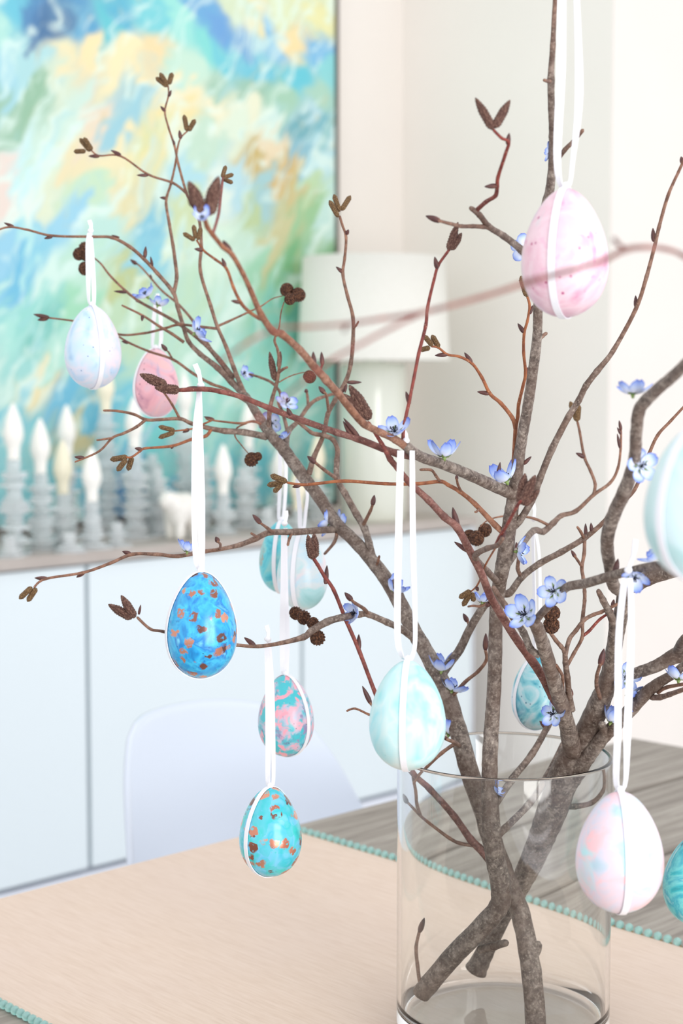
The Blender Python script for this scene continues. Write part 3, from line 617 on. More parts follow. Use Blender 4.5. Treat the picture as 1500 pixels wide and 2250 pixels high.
# ------------------------------------------------------------------ branches
# Each line: id | thing | parent or - | start depth or a (taken from the parent) | end depth | r0 r1 (px) | colour | points x,y[,r[,d]]
TREE = """
L0|L|-|1.185|1.285|24 3|n|1178,2262,24,1.185 1166,2130,23,1.195 1143,2010,22,1.205 1112,1930,22,1.205 1085,1860,22,1.20 1058,1770,21,1.197 1030,1690,20,1.195 1005,1600,19,1.197 980,1520,18,1.2 945,1450,18,1.206 905,1380,17,1.213 870,1310,17,1.22 840,1262,16,1.225 790,1200,15,1.235 740,1150,14,1.245 700,1090,14,1.254 665,1045,14,1.262 625,990,13,1.27 590,950,11,1.278 562,905,9,1.285 540,872,8,1.29 508,838,7,1.298 478,808,6.5,1.303 440,778,6,1.31 414,750,5.5,1.315 402,715,5.2,1.318 390,675,5,1.32 380,642,5,1.32 345,600,4.5,1.315 317,570,4.2,1.31 285,542,4,1.305 246,522,3.7,1.30 205,520,3.2,1.295 115,518,3,1.285 60,505,2.8,1.278 18,499,2.5,1.272 -20,512,2.4,1.268
L1|L|L0|a|1.335|5 2|n|382,642 388,610 385,577 380,540 372,493 365,450 367,430 375,405 385,360 390,325 397,303 413,287
L2|L|L0|a|1.34|7 2|n|540,872,7 530,850,6 513,807,5.5 497,763,5 477,717,4.5 463,673,4.5 440,596,4.2 442,540,4 437,480,3.8 420,440,3.5 410,425,3.5 392,362,3 383,320 370,280 362,245 370,210 369,188
L3|L|L2|a|1.345|3.3 2|n|410,425 380,402 325,383 265,343 218,342 200,330
L4|L|L0|a|1.37|6.5 2|n|512,830,6.5 477,785,6 443,750,5 390,710,4.2 343,683,4 307,663,3.5 277,640,3.2 243,607,2.8 222,580,2.2 206,566,1.8
L5|L|L4|a|1.43|4 2.2|n|470,778 427,710 393,670 357,640 333,613 310,587 298,578
L6|L|L0|a|1.30|4 2.5|n|404,752 377,733 350,717 313,693 268,671
L7|L|L2|a|1.35|3.5 2.2|n|476,722 433,717 393,713 360,722 317,732 262,735 205,715 160,705 105,698
L8|L|L0|a|1.335|4.5 2.5|n|560,895 500,857 463,843 423,820 380,790 327,772 283,753 262,740
L9|L|L8|a|1.29|2.5 2|n|378,788 371,775 366,770
La|L|L0|a|1.02|8.5 2.6|n|735,1163,8 650,1169,7 593,1170,6.5 560,1184,6.5 527,1197,6 483,1207,5 450,1212,5 390,1222,5 345,1218,4.5 290,1218,4.2 243,1237,3.8 183,1258,3.3 100,1272,3 75,1290,2.8
La1|L|La|a|1.16|5 3|n|600,1170 587,1160 573,1150
La2|L|La|a|1.15|3.5 3|n|565,1180 552,1172
La3|L|La|a|1.1|3.5 3|n|483,1207 484,1196 478,1190
La4|L|La|a|1.2|4 3|n|642,1170 636,1182 632,1198
Lb|L|L0|a|1.20|7 2.4|n|585,960,8 536,950,7 494,947,6.5 455,940,5.5 419,930,5 395,920,4.5 350,922,4 320,922,4 293,910,3.5 257,903,3 228,902,2.8
Lb1|L|Lb|a|1.17|4 2.2|n|320,922 300,938 272,952 247,962 217,992 165,1015
Lb2|L|Lb1|a|1.18|3 2.2|n|247,962 230,965 213,967
Lb3|L|Lb|a|1.22|3.5 2.4|n|395,920 377,887 357,858
Lb4|L|Lb|a|1.16|4.5 2.6|o|463,944 452,958 422,965 378,980 320,985 307,992 290,1004 278,1005
Lc|L|L0|a|1.25|3.5 2|n|580,935 557,926 527,930 464,923 452,919
Lc1|L|Lc|a|1.22|2.5 2|o|464,924 449,931 423,942 383,947
Lc2|L|Lc|a|1.27|2.2 1.2|n|542,930 521,940 516,958 530,978 545,996
Ld|L|L0|a|1.22|7 2.6|n|678,1042,7 690,1003,6 710,957,5.5 720,910,5.5 737,877,5.5 760,836,5.3 770,800,5.2 775,750,5 775,697,4.6 763,650,4.2 753,603,4 757,567,3.6 760,522,3.4 752,495,3 746,475,3
Ld1|L|Ld|a|1.22|4.5 3|n|722,905 717,870 712,862
Ld2|L|Ld|a|1.22|3 2.5|n|776,722 782,715 787,707
Ls|L|L0|a|1.26|9 3.5|n|838,1272,9 820,1230,8.5 810,1193,8 800,1160,8 783,1130,7.5 757,1083,7 740,1050,7 740,1012,6.5 741,988,6 731,966,6 712,957,6 695,954,5.5 683,950,5 665,935,4.6 650,923,4.2 636,908,4
Ls1|L|Ls|a|1.2|5 3.5|n|740,1052 713,1033 693,1017
Ls2|L|Ls|a|1.21|5 3.5|n|797,1155 813,1123 818,1110
Ls3|L|Ls|a|1.21|4 3|n|826,1245 830,1234 833,1222
Lw|L|L0|a|1.36|8 2.5|n|640,1005,8 628,985,8 632,950,7 655,925,5 677,893,5 697,877,4.5 730,866,3.5 755,858,3
Lw1|L|Lw|a|1.35|5 3|n|632,950 622,910 612,885 617,867 600,843 573,830 547,822
Lw2|L|Lw|a|1.34|4 3|n|677,893 675,870 673,860
Lx|L|L0|a|1.25|6 1.6|n|590,945,6 592,905,5.5 598,875,5 608,840,4.5 613,805,4 610,770,3.6 603,747,3.2 613,720,2 617,687,1.6 624,663,1.4
Lx1|L|Lx|a|1.25|4 3|n|613,818 622,811 631,807
Lx2|L|Lx|a|1.27|1.8 1.2|n|613,840 630,830 647,823 668,818
Ly|L|L2|a|1.34|3.4 1.2|n|477,717 500,707 543,687 573,673 597,657 620,650
Le|L|L0|a|1.03|9 3|n|915,1408,9 883,1383,8 850,1367,7.5 810,1350,7 790,1350,7 750,1357,7.5 717,1367,8 683,1387,7.5 667,1400,7 617,1413,5 567,1420,4.6 517,1417,4.3 440,1408,4 360,1388,3.8 330,1382,3.6 302,1357,3.6
Le1|L|Le|a|1.14|5 3.5|n|810,1350 800,1338 780,1325 772,1318
Le2|L|Le|a|1.2|1.8 1.2|n|715,1367 700,1376 688,1372 668,1358 652,1348
Lf|L|L0|a|1.28|5 3.5|n|740,1172 734,1192 713,1217
Lo|L|L0|a|1.12|11 2.4|n|962,1495,11 985,1460,10 1010,1427,9.5 1033,1380,9 1070,1323,9 1100,1305,8.5 1120,1302,8 1147,1267,7.5 1187,1237,7.3 1233,1213,7 1283,1183,6.5 1323,1150,5.5 1348,1120,5 1393,1077,4.5 1423,1003,4.3 1444,957,4 1473,925,3.5 1510,885,3
Lo1|L|Lo|a|1.2|5 3.5|n|1020,1400 1030,1380 1027,1365
Lo2|L|Lo|a|1.16|5.5 4|n|1145,1268 1137,1250 1139,1227 1136,1212
Lo3|L|Lo|a|1.14|4.5 3|n|1283,1183 1275,1168 1268,1158
Lo4|L|Lo|a|1.14|4.5 4.5|n|1284,1186 1283,1217 1278,1247 1281,1270 1284,1300 1284,1320 1281,1345 1277,1372
Lo5|L|Lo4|a|1.13|4 3|n|1278,1245 1268,1230 1262,1222
Lo6|L|Lo|a|1.17|4 2.5|n|1070,1323 1055,1332 1040,1331 1028,1333
Lp|L|L0|a|1.17|5 4|n|985,1540 1020,1500 1050,1475 1068,1450 1066,1428
Lq|L|L0|a|1.15|6 4|n|1010,1640 1000,1632 982,1625
Lq1|L|Lq|a|1.185|5 3|n|1002,1632 970,1655 938,1685 922,1702 910,1722
Lr|L|L0|a|1.165|9 4|r|1078,1892,10 1058,1868,9.5 1033,1843,8.5 997,1792,7.5 945,1733,7,1.187 905,1693,6.5,1.187 860,1610,5.5 823,1520,5,1.175 790,1433,5 760,1363,4.8 733,1297,4.5 713,1267,4.5 697,1240,4.5 689,1228,4.5
Lr1|L|Lr|a|1.197|5 3|n|1045,1858 1010,1852 986,1840 942,1807 922,1790 905,1772 895,1762
Lr2|L|Lr1|a|1.19|4.5 3.5|n|924,1792 916,1765 914,1738 908,1706
Lr3|L|Lr|a|1.12|3.5 3|n|845,1585 825,1560 813,1545
Lr4|L|Lr|a|1.12|3.5 2.5|n|858,1605 835,1580 810,1570 780,1557 762,1562
Lt|L|L0|a|1.2|12 11|n|1170,2100 1178,2085 1180,2072
M0|M|-|1.202|0.92|22 4.5|n|925,2183,21,1.202 985,2112,21,1.19 1050,2045,22,1.175 1096,1992,23,1.165 1100,1940,23,1.162 1087,1880,22,1.158 1080,1820,20,1.153 1076,1750,18,1.155 1075,1680,17,1.155 1079,1600,16,1.152 1083,1550,15.5,1.15 1088,1450,15,1.145 1090,1350,14.5,1.14 1099,1270,16,1.13 1110,1217,18,1.122 1120,1140,16,1.112 1128,1085,15,1.107 1134,1045,14,1.1 1145,970,12.5,1.09 1158,900,11.5,1.08 1166,850,11.2,1.072 1174,790,10.8,1.064 1180,735,10.3,1.056 1181,680,10.2,1.048 1184,600,10.2,1.037 1195,470,10.5,1.018 1208,415,10.5,1.01 1214,350,9.5,1.0 1214,300,8.5,0.993 1212,240,8,0.984 1210,175,7.6,0.975 1214,100,6.4,0.965 1219,0,5,0.95 1228,-80,4.2,0.935
M1|M|M0|a|1.0|14 10|n|1128,1088,14 1112,1080,13 1070,1061,12.5 1035,1045,12 1000,1030,12 968,1018,12 930,1006,12 905,992,12.5 891,979,11
Mc|M|M1|a|0.82|9 5.5|o|896,984,10 870,967,8.5 840,952,8 800,932,8.5 775,905,9 745,868,8.5 715,833,8.8 690,806,9 660,770,8 620,735,8 600,728,8 573,690,7 550,637,6.3 533,600,6.2 510,560,6.2 490,543,6 467,515,6 455,498,6 449,478,5.5
Mc1|M|Mc|a|0.95|5 2.6|o|585,706 567,698 550,687 530,667 513,633 497,590 473,570 450,553 440,540 432,528
Mc2|M|Mc|a|0.97|4.5 3|r|760,882 735,858 712,840 703,822 708,800
Mc3|M|Mc|a|0.98|4 3|r|467,515 480,470 486,420 490,388
Ma|M|M1|a|1.035|9 4.5|r|905,1003,9 872,996,8.5 840,985,8 783,963,8 740,950,7.5 663,923,7 600,900,6.5 533,873,6.3 483,860,6 450,855,6 393,857,5
Md|M|M1|a|0.98|5 3|r|885,968,5 887,937,4.6 899,880,4.3 909,830,4.2 920,775,4.5 935,715,4.3 939,675,4 953,615,3.6 962,584,3.6 981,556,3.4 987,548,3.4
Me|M|M0|a|0.95|9 4|n|1184,590,9 1145,549,8.3 1107,519,7.5 1074,498,7 1053,472,6.5 1034,457,6
Me1|M|Me|a|0.90|5.5 3.4|r|1046,463,6 1067,444,5.5 1088,430,5.5 1092,409,5 1094,388,4.5 1110,338,4.2 1117,312,4.2 1101,303,3.8 1084,286,4
Me2|M|Me|a|0.93|6 4|n|1078,500 1060,498 1037,497 1013,497 990,492 964,485
Mh|M|M0|a|1.07|5.5 3.2|o|1127,1060,5.5 1128,1010,5 1132,945,5 1137,915,4.6 1139,888,4.4 1148,850,4 1154,820,4 1150,775,3.8 1151,733,3.6 1158,706,3.5 1163,673,3.4 1158,652,3.4
Mh1|M|Mh|a|1.05|5.5 2.6|o|1132,942 1125,918 1100,886 1076,865 1058,829 1037,799 1010,784 983,779 963,764 948,761
Mi|M|M0|a|1.0|8.5 3.2|n|1120,1165,8.5 1140,1145,8 1167,1101,7.5 1185,1053,7.5 1212,987,7.5 1249,915,7 1271,880,7 1287,848,7 1311,816,7 1347,770,6 1397,677,5 1420,607,4.8 1437,543,4.5 1447,500,4.3 1467,430,4 1490,378,3.5 1502,352,4
Mj|M|M0|a|1.27|8 2|n|1108,1250,8,1.125 1143,1200,7.5,1.17 1172,1166,7,1.22 1193,1168,7,1.245 1215,1149,6.5,1.255 1233,1133,6,1.26 1265,1123,5.5,1.26 1303,1088,4.6,1.26 1340,1061,4,1.26 1357,1029,3.5,1.26 1363,987,3,1.26 1364,945,2.6,1.26
Mj1|M|Mj|a|1.25|4.4 3|n|1303,1088 1307,1064 1297,1035 1283,1003 1273,949 1268,927
Mj2|M|Mj|a|1.23|4 1.4|n|1205,1154 1175,1140 1140,1134 1100,1135 1070,1144 1055,1158
Mk|M|M0|a|1.10|7 3|o|1115,1178,7 1087,1153,6.5 1043,1107,6 1010,1080,5.5 985,1066,5 967,1058,4.8 917,1063,4.5 847,1063,4 757,1057,4 693,1063,3.6 660,1065,3.3 630,1060,3
Mk1|M|Mk|a|1.09|4 3|n|966,1058 957,1045 947,1033 923,1032
Mk2|M|Mk|a|1.1|3.5 3|n|1013,1080 1006,1066 1003,1052
Mk3|M|Mk|a|1.1|3 2.5|n|1053,1117 1047,1124 1043,1125
Mn|M|M0|a|0.98|8 3.5|n|1096,1282,8 1070,1255,7 1045,1228,7 1048,1216,7 1070,1205,6.5 1092,1198,6 1104,1183,5
Mn1|M|Mn|a|0.95|4.5 4|r|1088,1199 1097,1180 1115,1150 1136,1111 1145,1100
Mn2|M|Mn|a|1.14|2.5 2|o|1097,1190 1067,1240 1050,1283 1034,1300
Ms|M|M0|a|1.20|5 4|n|935,2175 925,2165 918,2120 915,2080 922,2045
Ms1|M|M0|a|1.16|10 8|n|1055,2085 1085,2078 1112,2070
Mt|M|M0|a|1.2|8.5 6.5|n|1085,1770,8.5 1125,1711,8 1169,1656,7.5 1202,1598,7 1222,1562,6
Mu|M|M0|a|1.22|8 7|n|1090,1840 1108,1820 1162,1765 1202,1705 1240,1630
Mv|M|M0|a|1.06|5 4.5|n|1180,750 1192,738 1200,732
Mw|M|M0|a|0.97|6 5|n|1215,365 1240,330 1258,312 1280,286
Mx|M|M0|a|0.96|5 4|n|1210,178 1202,178 1195,176
R0|R|-|1.25|1.16|24 30|n|1043,2134,26,1.25 1068,2085,20,1.248 1100,2020,21,1.243 1135,1960,23,1.236 1165,1900,26,1.225 1192,1835,29,1.212 1215,1770,32,1.20 1240,1700,33,1.19 1264,1648,30,1.18
R1|R|R0|a|1.03|22 12|n|1262,1660,24 1248,1605,19 1237,1560,17.5 1222,1515,17 1207,1465,16 1192,1415,15 1180,1380,14 1168,1364,11
R1b|R|R1|a|0.87|10 8|n|1172,1372,9 1190,1347,9 1225,1312,9.5 1246,1290,10 1290,1281,11 1340,1266,11 1385,1255,10 1450,1243,10 1500,1262,9 1540,1270,9
R1c|R|R1|a|1.06|8 7|n|1185,1440,8 1165,1425,8 1150,1390,8 1127,1357,7 1108,1328,6.5 1083,1290,6
Rb|R|R1|a|0.99|11 6|r|1225,1545,11 1213,1528,11 1193,1490,10 1167,1450,10 1133,1403,9.5 1100,1350,9.5 1077,1310,9 1057,1260,9 1030,1207,9 1003,1158,8.5 975,1135,8 941,1099,7.5 899,1060,6.8 872,1027,6.5 857,1009,6.5 839,976,5 809,928,4.5
R2|R|R0|a|1.05|28 15|n|1264,1650,28 1284,1618,26 1312,1556,24 1330,1510,21 1342,1465,19 1353,1405,18 1366,1340,17 1374,1296,16 1395,1285,17 1433,1267,17 1482,1253,16 1540,1235,15
R2a|R|R2|a|1.07|14 5|n|1344,1440,15 1348,1400,13 1346,1368,9 1338,1345,8.5 1325,1320,7.5 1314,1298,6
R2b|R|R2|a|1.08|6 4.5|n|1322,1545 1311,1510 1311,1485 1318,1460
R3|R|R2|a|0.74|15 12|n|1372,1300,14,1.06 1350,1290,13,1.0 1340,1245,13.5,0.96 1333,1190,14,0.94 1345,1137,15,0.92 1367,1090,15.5,0.905 1386,1040,15,0.89 1395,1000,14,0.88 1398,950,14,0.87 1403,905,14.5,0.86 1418,880,14.5,0.85 1450,850,13.5,0.83 1485,820,13,0.81 1560,745,13,0.76 1640,640,12,0.70
R4|R|R0|a|1.08|22 8|n|1250,1720,20 1275,1680,20 1304,1644,16 1328,1616,14.5 1360,1586,14.5 1390,1554,15 1420,1522,14.5 1450,1498,12 1480,1480,10 1505,1460,9 1550,1440,8
R5|R|R2|a|1.12|14 17|n|1330,1518,14 1360,1492,13 1394,1480,13 1430,1468,13.5 1462,1452,15 1490,1438,18 1540,1425,19
R5a|R|R5|a|1.08|11 9|n|1488,1430 1496,1412 1505,1400
R6|R|R4|a|1.06|7 5.5|n|1432,1532 1450,1532 1470,1526 1520,1508
R6a|R|R4|a|1.09|5 4.5|n|1445,1522 1465,1510 1510,1502
R7|R|R1|a|1.08|7.5 3.5|n|1256,1560,8 1250,1530,7.5 1246,1490,7 1242,1456,6.5 1240,1432,6 1232,1420,5.5 1220,1406,5 1204,1383,4.2
R7a|R|R7|a|1.09|6 4|n|1241,1440 1250,1405 1265,1385 1283,1362 1305,1350 1320,1345 1356,1327
R7b|R|R7|a|1.10|4.5 4.5|n|1246,1462 1260,1436 1278,1402 1279,1370 1282,1340
R7c|R|R7b|a|1.1|4 3|r|1280,1397 1294,1386 1318,1360 1346,1342
R7d|R|R7|a|1.08|4.5 4|n|1238,1525 1236,1510 1235,1485 1222,1462
R9|R|R0|a|1.195|7 4.5|n|1240,1770 1264,1771 1301,1763 1327,1737 1331,1712 1328,1690
R10|R|R4|a|1.14|8 8|n|1330,1616 1325,1600 1322,1590
RF|R|R3|0.71|0.510|6 5|r|1600,690,7 1560,610,6,0.590 1500,562,5.5,0.560 1460,547,5.5,0.550 1420,543,6,0.540 1375,548,6.5,0.535 1330,570,6,0.530 1260,592,6,0.525 1160,620,6.5,0.520 1060,652,6,0.515 935,685,6,0.510 840,700,5,0.505 760,712,4.5,0.502 680,718,4,0.500 610,722,4,0.498 540,755,3.8,0.496 480,800,3.4,0.494
RF1|R|RF|a|0.475|5 3.2|r|935,685 870,715 800,752 730,790 670,835 610,885 550,935
RF2|R|RF|a|0.535|5 4.5|r|1372,548 1360,538 1352,532
"""
BUDS = {  # branch: base x,y tip x,y width px
 'L0': '205,521,,186,519,0 115,520,98,524,6 30,498,10,490,6 318,566,320,543,7 335,585,331,565,5 262,522,246,517,4',
 'L1': '390,330,392,341,0 366,436,352,434,6 397,305,394,287,7',
 'L2': '370,212,376,199,6 363,245,353,234,6 383,318,379,306,5 390,345,391,352,0',
 'L3': '325,385,302,385,6 265,341,245,331,7 218,343,196,343,7',
 'L4': '280,642,252,640,6 308,663,298,661,5',
 'L5': '300,580,287,571,7 333,613,330,603,4',
 'L7': '108,698,76,691,8 105,699,84,703,8',
 'L8': '283,753,268,750,6 420,822,414,818,0', 'L9': '366,770,355,757,8',
 'La': '288,1218,270,1212,8 185,1257,169,1268,8 104,1271,78,1270,8', 'La1': '573,1150,556,1132,9', 'La3': '479,1191,474,1180,9',
 'Lb1': '185,1006,165,1004,7', 'Lb4': '312,988,297,985,7 380,980,376,986,5', 'Lc': '470,922,449,916,6',
 'Lc1': '415,943,402,950,7', 'Ld': '761,515,765,505,7 755,600,739,587,7 763,840,792,840,7 756,850,748,868,7 760,843,758,862,6', 'Ld1': '713,864,701,850,9',
 'Ls': '838,1270,838,1270,0 660,930,632,898,0', 'Ls1': '693,1017,676,1003,10', 'Ls2': '818,1110,822,1089,9', 'Lw': '640,985,598,1004,0 626,985,588,1003,0',
 'Lw2': '673,862,672,855,7', 'Lx': '604,835,591,772,0', 'Le': '560,1419,538,1402,9 305,1350,309,1330,5', 'Le1': '773,1319,758,1303,10',
 'Lo': '1120,1300,1120,1300,0 1330,1146,1334,1118,0', 'Lo1': '1027,1366,1018,1349,9', 'Lo2': '1137,1216,1134,1193,9', 'Lo5': '1264,1225,1255,1210,7',
 'Lo3': '1287,1180,1286,1152,7 1300,1170,1298,1150,7', 'Lp': '1066,1428,1067,1394,10', 'Lr': '715,1283,718,1245,9 788,1428,788,1396,9 950,1740,948,1728,8',
 'Lr1': '895,1764,886,1745,9', 'Lr3': '814,1546,797,1510,9',
 'Mc': '507,557,491,530,12 690,806,688,775,10', 'Mc1': '445,550,428,547,7 495,586,488,568,7 528,665,509,661,7', 'Mc2': '708,802,706,775,8',
 'Ma': '775,962,755,928,10 640,915,631,897,9 440,855,412,852,9', 'Md': '890,920,900,890,0 960,590,955,566,9 900,888,892,862,8',
 'Me1': '1092,408,1066,410,9 1115,318,1118,294,9', 'Me2': '966,486,937,475,11', 'Mh': '1151,731,1138,712,8 1155,823,1159,808,7 1163,690,1170,672,7',
 'Mh1': '1075,865,1050,861,8 1036,797,1021,776,8 982,779,957,781,8', 'Mi': '1397,677,1396,651,8 1436,530,1434,503,9 1500,360,1496,345,9', 'Mj': '1364,945,1360,925,6 1364,955,1356,940,5 1362,985,1356,955,6',
 'Mj1': '1284,1005,1266,996,8', 'Mk': '660,1066,643,1070,7', 'Mk2': '1003,1054,1003,1043,6', 'Mn2': '1046,1290,1050,1298,7', 'M0': '1145,1038,1166,1003,0 1150,1020,1166,1004,7',
 'Ms': '922,2047,932,2018,10', 'Mn': '1100,1190,1110,1165,9', 'Rb': '1005,1160,995,1118,12 1028,1213,1000,1192,0 1075,1325,1067,1333,9', 'R1b': '1350,1262,1357,1230,11',
 'R2': '1320,1540,1328,1428,0 1316,1470,1326,1428,0', 'R7': '1255,1530,1253,1512,8', 'R7a': '1345,1332,1348,1318,7', 'RF': '760,712,755,730,8', 'RF2': '1354,534,1347,522,9',
 'R7d': '1223,1464,1219,1459,6', 'Mt': '1200,1600,1186,1585,8', 'M1': '1092,1052,1098,1018,8', 'L6': '313,693,312,705,6', 'Lq': '984,1626,972,1617,7'}
BUDS2 = {'Rb': '1030,1212,1000,1192,9', 'R2b': '1318,1462,1326,1428,12', 'Ma': '790,965,757,922,9'}
CATK = {  # base x,y tip x,y radius px, dark flag
 'L1': '411,288,404,252,5.2,0 414,288,429,262,5.2,0', 'L2': '368,190,342,170,5.2,0 368,188,351,160,5.2,0 371,185,378,160,5.2,0',
 'L3': '198,332,175,304,5.2,0 202,330,184,302,5.2,0 188,332,162,333,5,0', 'La': '70,1290,42,1316,6,0 80,1292,60,1322,6,0',
 'Lb4': '280,1004,242,1010,6,0 278,1008,257,1035,6,0 290,1004,281,1034,6,0', 'Lc1': '384,946,348,937,5,0 383,950,348,962,5,0',
 'Ld': '743,477,723,440,5.5,0 746,465,733,427,5.5,0 750,462,770,430,5.5,0', 'Lx': '604,836,592,773,7,1 612,808,616,772,5,1', 'Le': '296,1357,266,1308,9,1 290,1358,238,1328,9.5,1',
 'Lr': '686,1228,676,1175,8.5,1 691,1226,690,1172,9.5,1', 'Mc': '446,470,414,398,14,1 457,472,480,388,15,1 440,455,413,432,12,1', 'Mc1': '428,528,402,512,5,0 430,524,425,494,5,0 435,527,441,500,5,0',
 'Mc3': '488,390,496,364,4.5,0 491,390,513,383,4.5,0 490,393,511,402,4.5,0', 'Ma': '394,857,340,852,10,1 366,848,307,822,10.5,1', 'Md': '985,550,1006,488,8,1 990,548,1014,512,8,1',
 'Me1': '1083,284,1044,215,9.5,1 1086,280,1120,220,9.5,1', 'Mh': '1158,652,1144,606,7,0', 'Mh1': '950,760,931,737,5.5,0 964,764,948,736,6,0 944,764,922,769,5.5,0', 'Mj1': '1268,926,1252,882,6,0 1268,925,1271,888,6,0',
 'Mk': '630,1059,594,1044,6.5,0 622,1061,587,1066,6,0 618,1064,601,1082,5.5,0', 'Mn1': '1143,1108,1153,1040,11,1 1146,1106,1176,1044,11,1 1148,1108,1185,1076,10,1', 'Mn2': '1034,1298,1008,1314,6,0 1034,1302,1016,1332,6,0 1036,1302,1041,1322,5.5,0',
 'Rb': '812,922,767,846,13,1 802,918,752,865,12,1'}
CONES = {'L4': '186,545,13 174,558,13 189,560,13 187,590,14', 'Lx': '637,657,12', 'Ly': '630,637,14 655,648,15', 'Lc2': '553,1010,15 566,1003,9', 'Lx2': '680,828,13',
         'Le2': '650,1347,14 668,1357,15 688,1370,13 698,1402,16', 'Mj2': '1065,1165,14 1046,1183,16 1031,1180,15', 'R1c': '1212,1348,17 1211,1374,17'}
THING = {}
STEMLABEL = {'L': 'long grey-brown branch leaning from the vase far to the left, with catkins', 'M': 'upright brown branch rising from the middle of the vase to the top of the picture',
             'R': 'thickest forked branch leaning right out of the vase, with a blurred near twig'}
MATS = {'n': 'bark_brown', 'r': 'bark_red', 'o': 'bark_orange'}
BR = {}
def parse_tree():
    for ln in TREE.strip().splitlines():
        i, th, par, d0, d1, rr, col, pts = ln.split('|')
        r0, r1 = [float(x) for x in rr.split()]
        raw = [[float(q) for q in t.split(',')] for t in pts.split()]
        xy = [(p[0], p[1]) for p in raw]
        ln_ = [0.0]
        for a, b in zip(xy[:-1], xy[1:]): ln_.append(ln_[-1] + math.hypot(b[0] - a[0], b[1] - a[1]))
        T = ln_[-1]
        if d0 == 'a':
            d0v = nearest(par, *xy[0])[1]
        else: d0v = float(d0)
        d1 = float(d1)
        rad = []; dep = []
        known = [(ln_[k] / T, p[2]) for k, p in enumerate(raw) if len(p) > 2]
        if not known or known[0][0] > 0: known = [(0, r0)] + known
        if known[-1][0] < 1: known.append((1, r1))
        kd = [(ln_[k] / T, p[3]) for k, p in enumerate(raw) if len(p) > 3]
        if not kd or kd[0][0] > 0: kd = [(0, d0v)] + kd
        else: kd[0] = (0, d0v) if d0 == 'a' else kd[0]
        if kd[-1][0] < 1: kd.append((1, d1))
        f = lambda tb, t: float(np.interp(t, [a for a, _ in tb], [b for _, b in tb]))
        for s in ln_: rad.append(f(known, s / T)); dep.append(f(kd, s / T))
        BR[i] = dict(th=th, col=col, xy=xy, rad=rad, dep=dep)
def nearest(i, x, y):
    b = BR[i]; best = None
    for k in range(len(b['xy']) - 1):
        (x0, y0), (x1, y1) = b['xy'][k], b['xy'][k + 1]
        dx, dy = x1 - x0, y1 - y0; q = dx * dx + dy * dy
        t = 0 if q == 0 else max(0, min(1, ((x - x0) * dx + (y - y0) * dy) / q))
        d = math.hypot(x0 + dx * t - x, y0 + dy * t - y)
        if best is None or d < best[0]:
            best = (d, b['dep'][k] * (1 - t) + b['dep'][k + 1] * t, b['rad'][k] * (1 - t) + b['rad'][k + 1] * t)
    return best
parse_tree()
def build_branches():
    for key in 'LMR':
        b = BR[key + '0']; base = P(b['xy'][0][0], b['xy'][0][1], b['dep'][0])
        o = empty('branch', base); tag(o, STEMLABEL[key], 'branch', 'cut branches in the vase'); THING[key] = (o, base)
    for i, b in BR.items():
        root, base = THING[b['th']]
        pts = [P(x, y, d) - base for (x, y), d in zip(b['xy'], b['dep'])]
        rm = [r * (0.9 if r < 6.5 else 1.0) * d / FP for r, d in zip(b['rad'], b['dep'])]
        sub = 6
        sp = catmull(pts, sub); rr = []; rpx = []
        for k in range(len(pts) - 1):
            for q in range(sub):
                t = q / sub; v = rm[k] * (1 - t) + rm[k + 1] * t; px = b['rad'][k] * (1 - t) + b['rad'][k + 1] * t
                if q == 0 and k > 0: v *= 1.12 if px < 9 else 1.015
                if q in (1, sub - 1) and px < 9: v *= 1.02
                rr.append(v); rpx.append(px)
        rr.append(rm[-1] * 0.9); rpx.append(b['rad'][-1])
        # rounded end
        end = (sp[-1] - sp[-2]).normalized(); sp.append(sp[-1] + end * rm[-1] * 0.5); rr.append(rm[-1] * 0.55); rpx.append(b['rad'][-1])
        big = max(b['rad']) > 12
        n = 14 if big else (9 if max(b['rad']) > 6 else 7)
        vs, fs = tube(sp, rr, n, 0.075 if big else 0.045)
        me = bpy.data.meshes.new('stem' if i in ('L0', 'M0', 'R0') else 'twig')
        me.from_pydata([tuple(v) for v in vs], [], fs); me.update(); me.shade_smooth()
        at = me.attributes.new('tone', 'FLOAT', 'POINT')
        tone = []
        hi, lo = (11.0, 4.2) if b['col'] != 'n' else (8.0, 2.2)
        for px in rpx:
            t = max(0.0, min(1.0, (hi - px) / (hi - lo)))
            tone += [t] * n
        if b['col'] != 'n': tone = [max(t, 0.55) if max(b['rad']) < 12 else t for t in tone]
        at.data.foreach_set('value', np.array(tone, dtype=np.float32))
        b['obj'] = link(me.name, me, M[MATS[b['col']]], root)
build_branches()

def spindle(name, prof, n=8, scales=0, amp=0.0):
    vs, fs = [], []
    for k, (r, z) in enumerate(prof):
        for j in range(n):
            a = 2 * math.pi * (j + (0.5 if (k % 2 and scales) else 0)) / n
            q = r * (1 + (amp if scales and (k % 2 == 0) else 0))
            vs.append((q * math.cos(a), q * math.sin(a), z))
    m_ = len(prof)
    for k in range(m_ - 1):
        for j in range(n):
            j2 = (j + 1) % n; fs.append((k * n + j, k * n + j2, (k + 1) * n + j2, (k + 1) * n + j))
    fs.append(tuple(range(n - 1, -1, -1))); fs.append(tuple((m_ - 1) * n + j for j in range(n)))
    me = bpy.data.meshes.new(name); me.from_pydata(vs, [], fs); me.update(); me.shade_smooth(); return me
bud_me = spindle('bud', [(0.28, 0), (0.42, 0.10), (0.5, 0.28), (0.47, 0.5), (0.33, 0.75), (0.16, 0.92), (0.04, 1.0)], 7); bud_me.materials.append(M['bud'])
def catkin_prof(k=22, tip=0.20):
    out = []
    for i in range(k + 1):
        t = i / k; r = (min(1, (t + 0.02) / 0.16) ** 0.5) * (min(1, (1.012 - t) / tip) ** 0.6); out.append((max(r, 0.06) * 0.5, t))
    return out
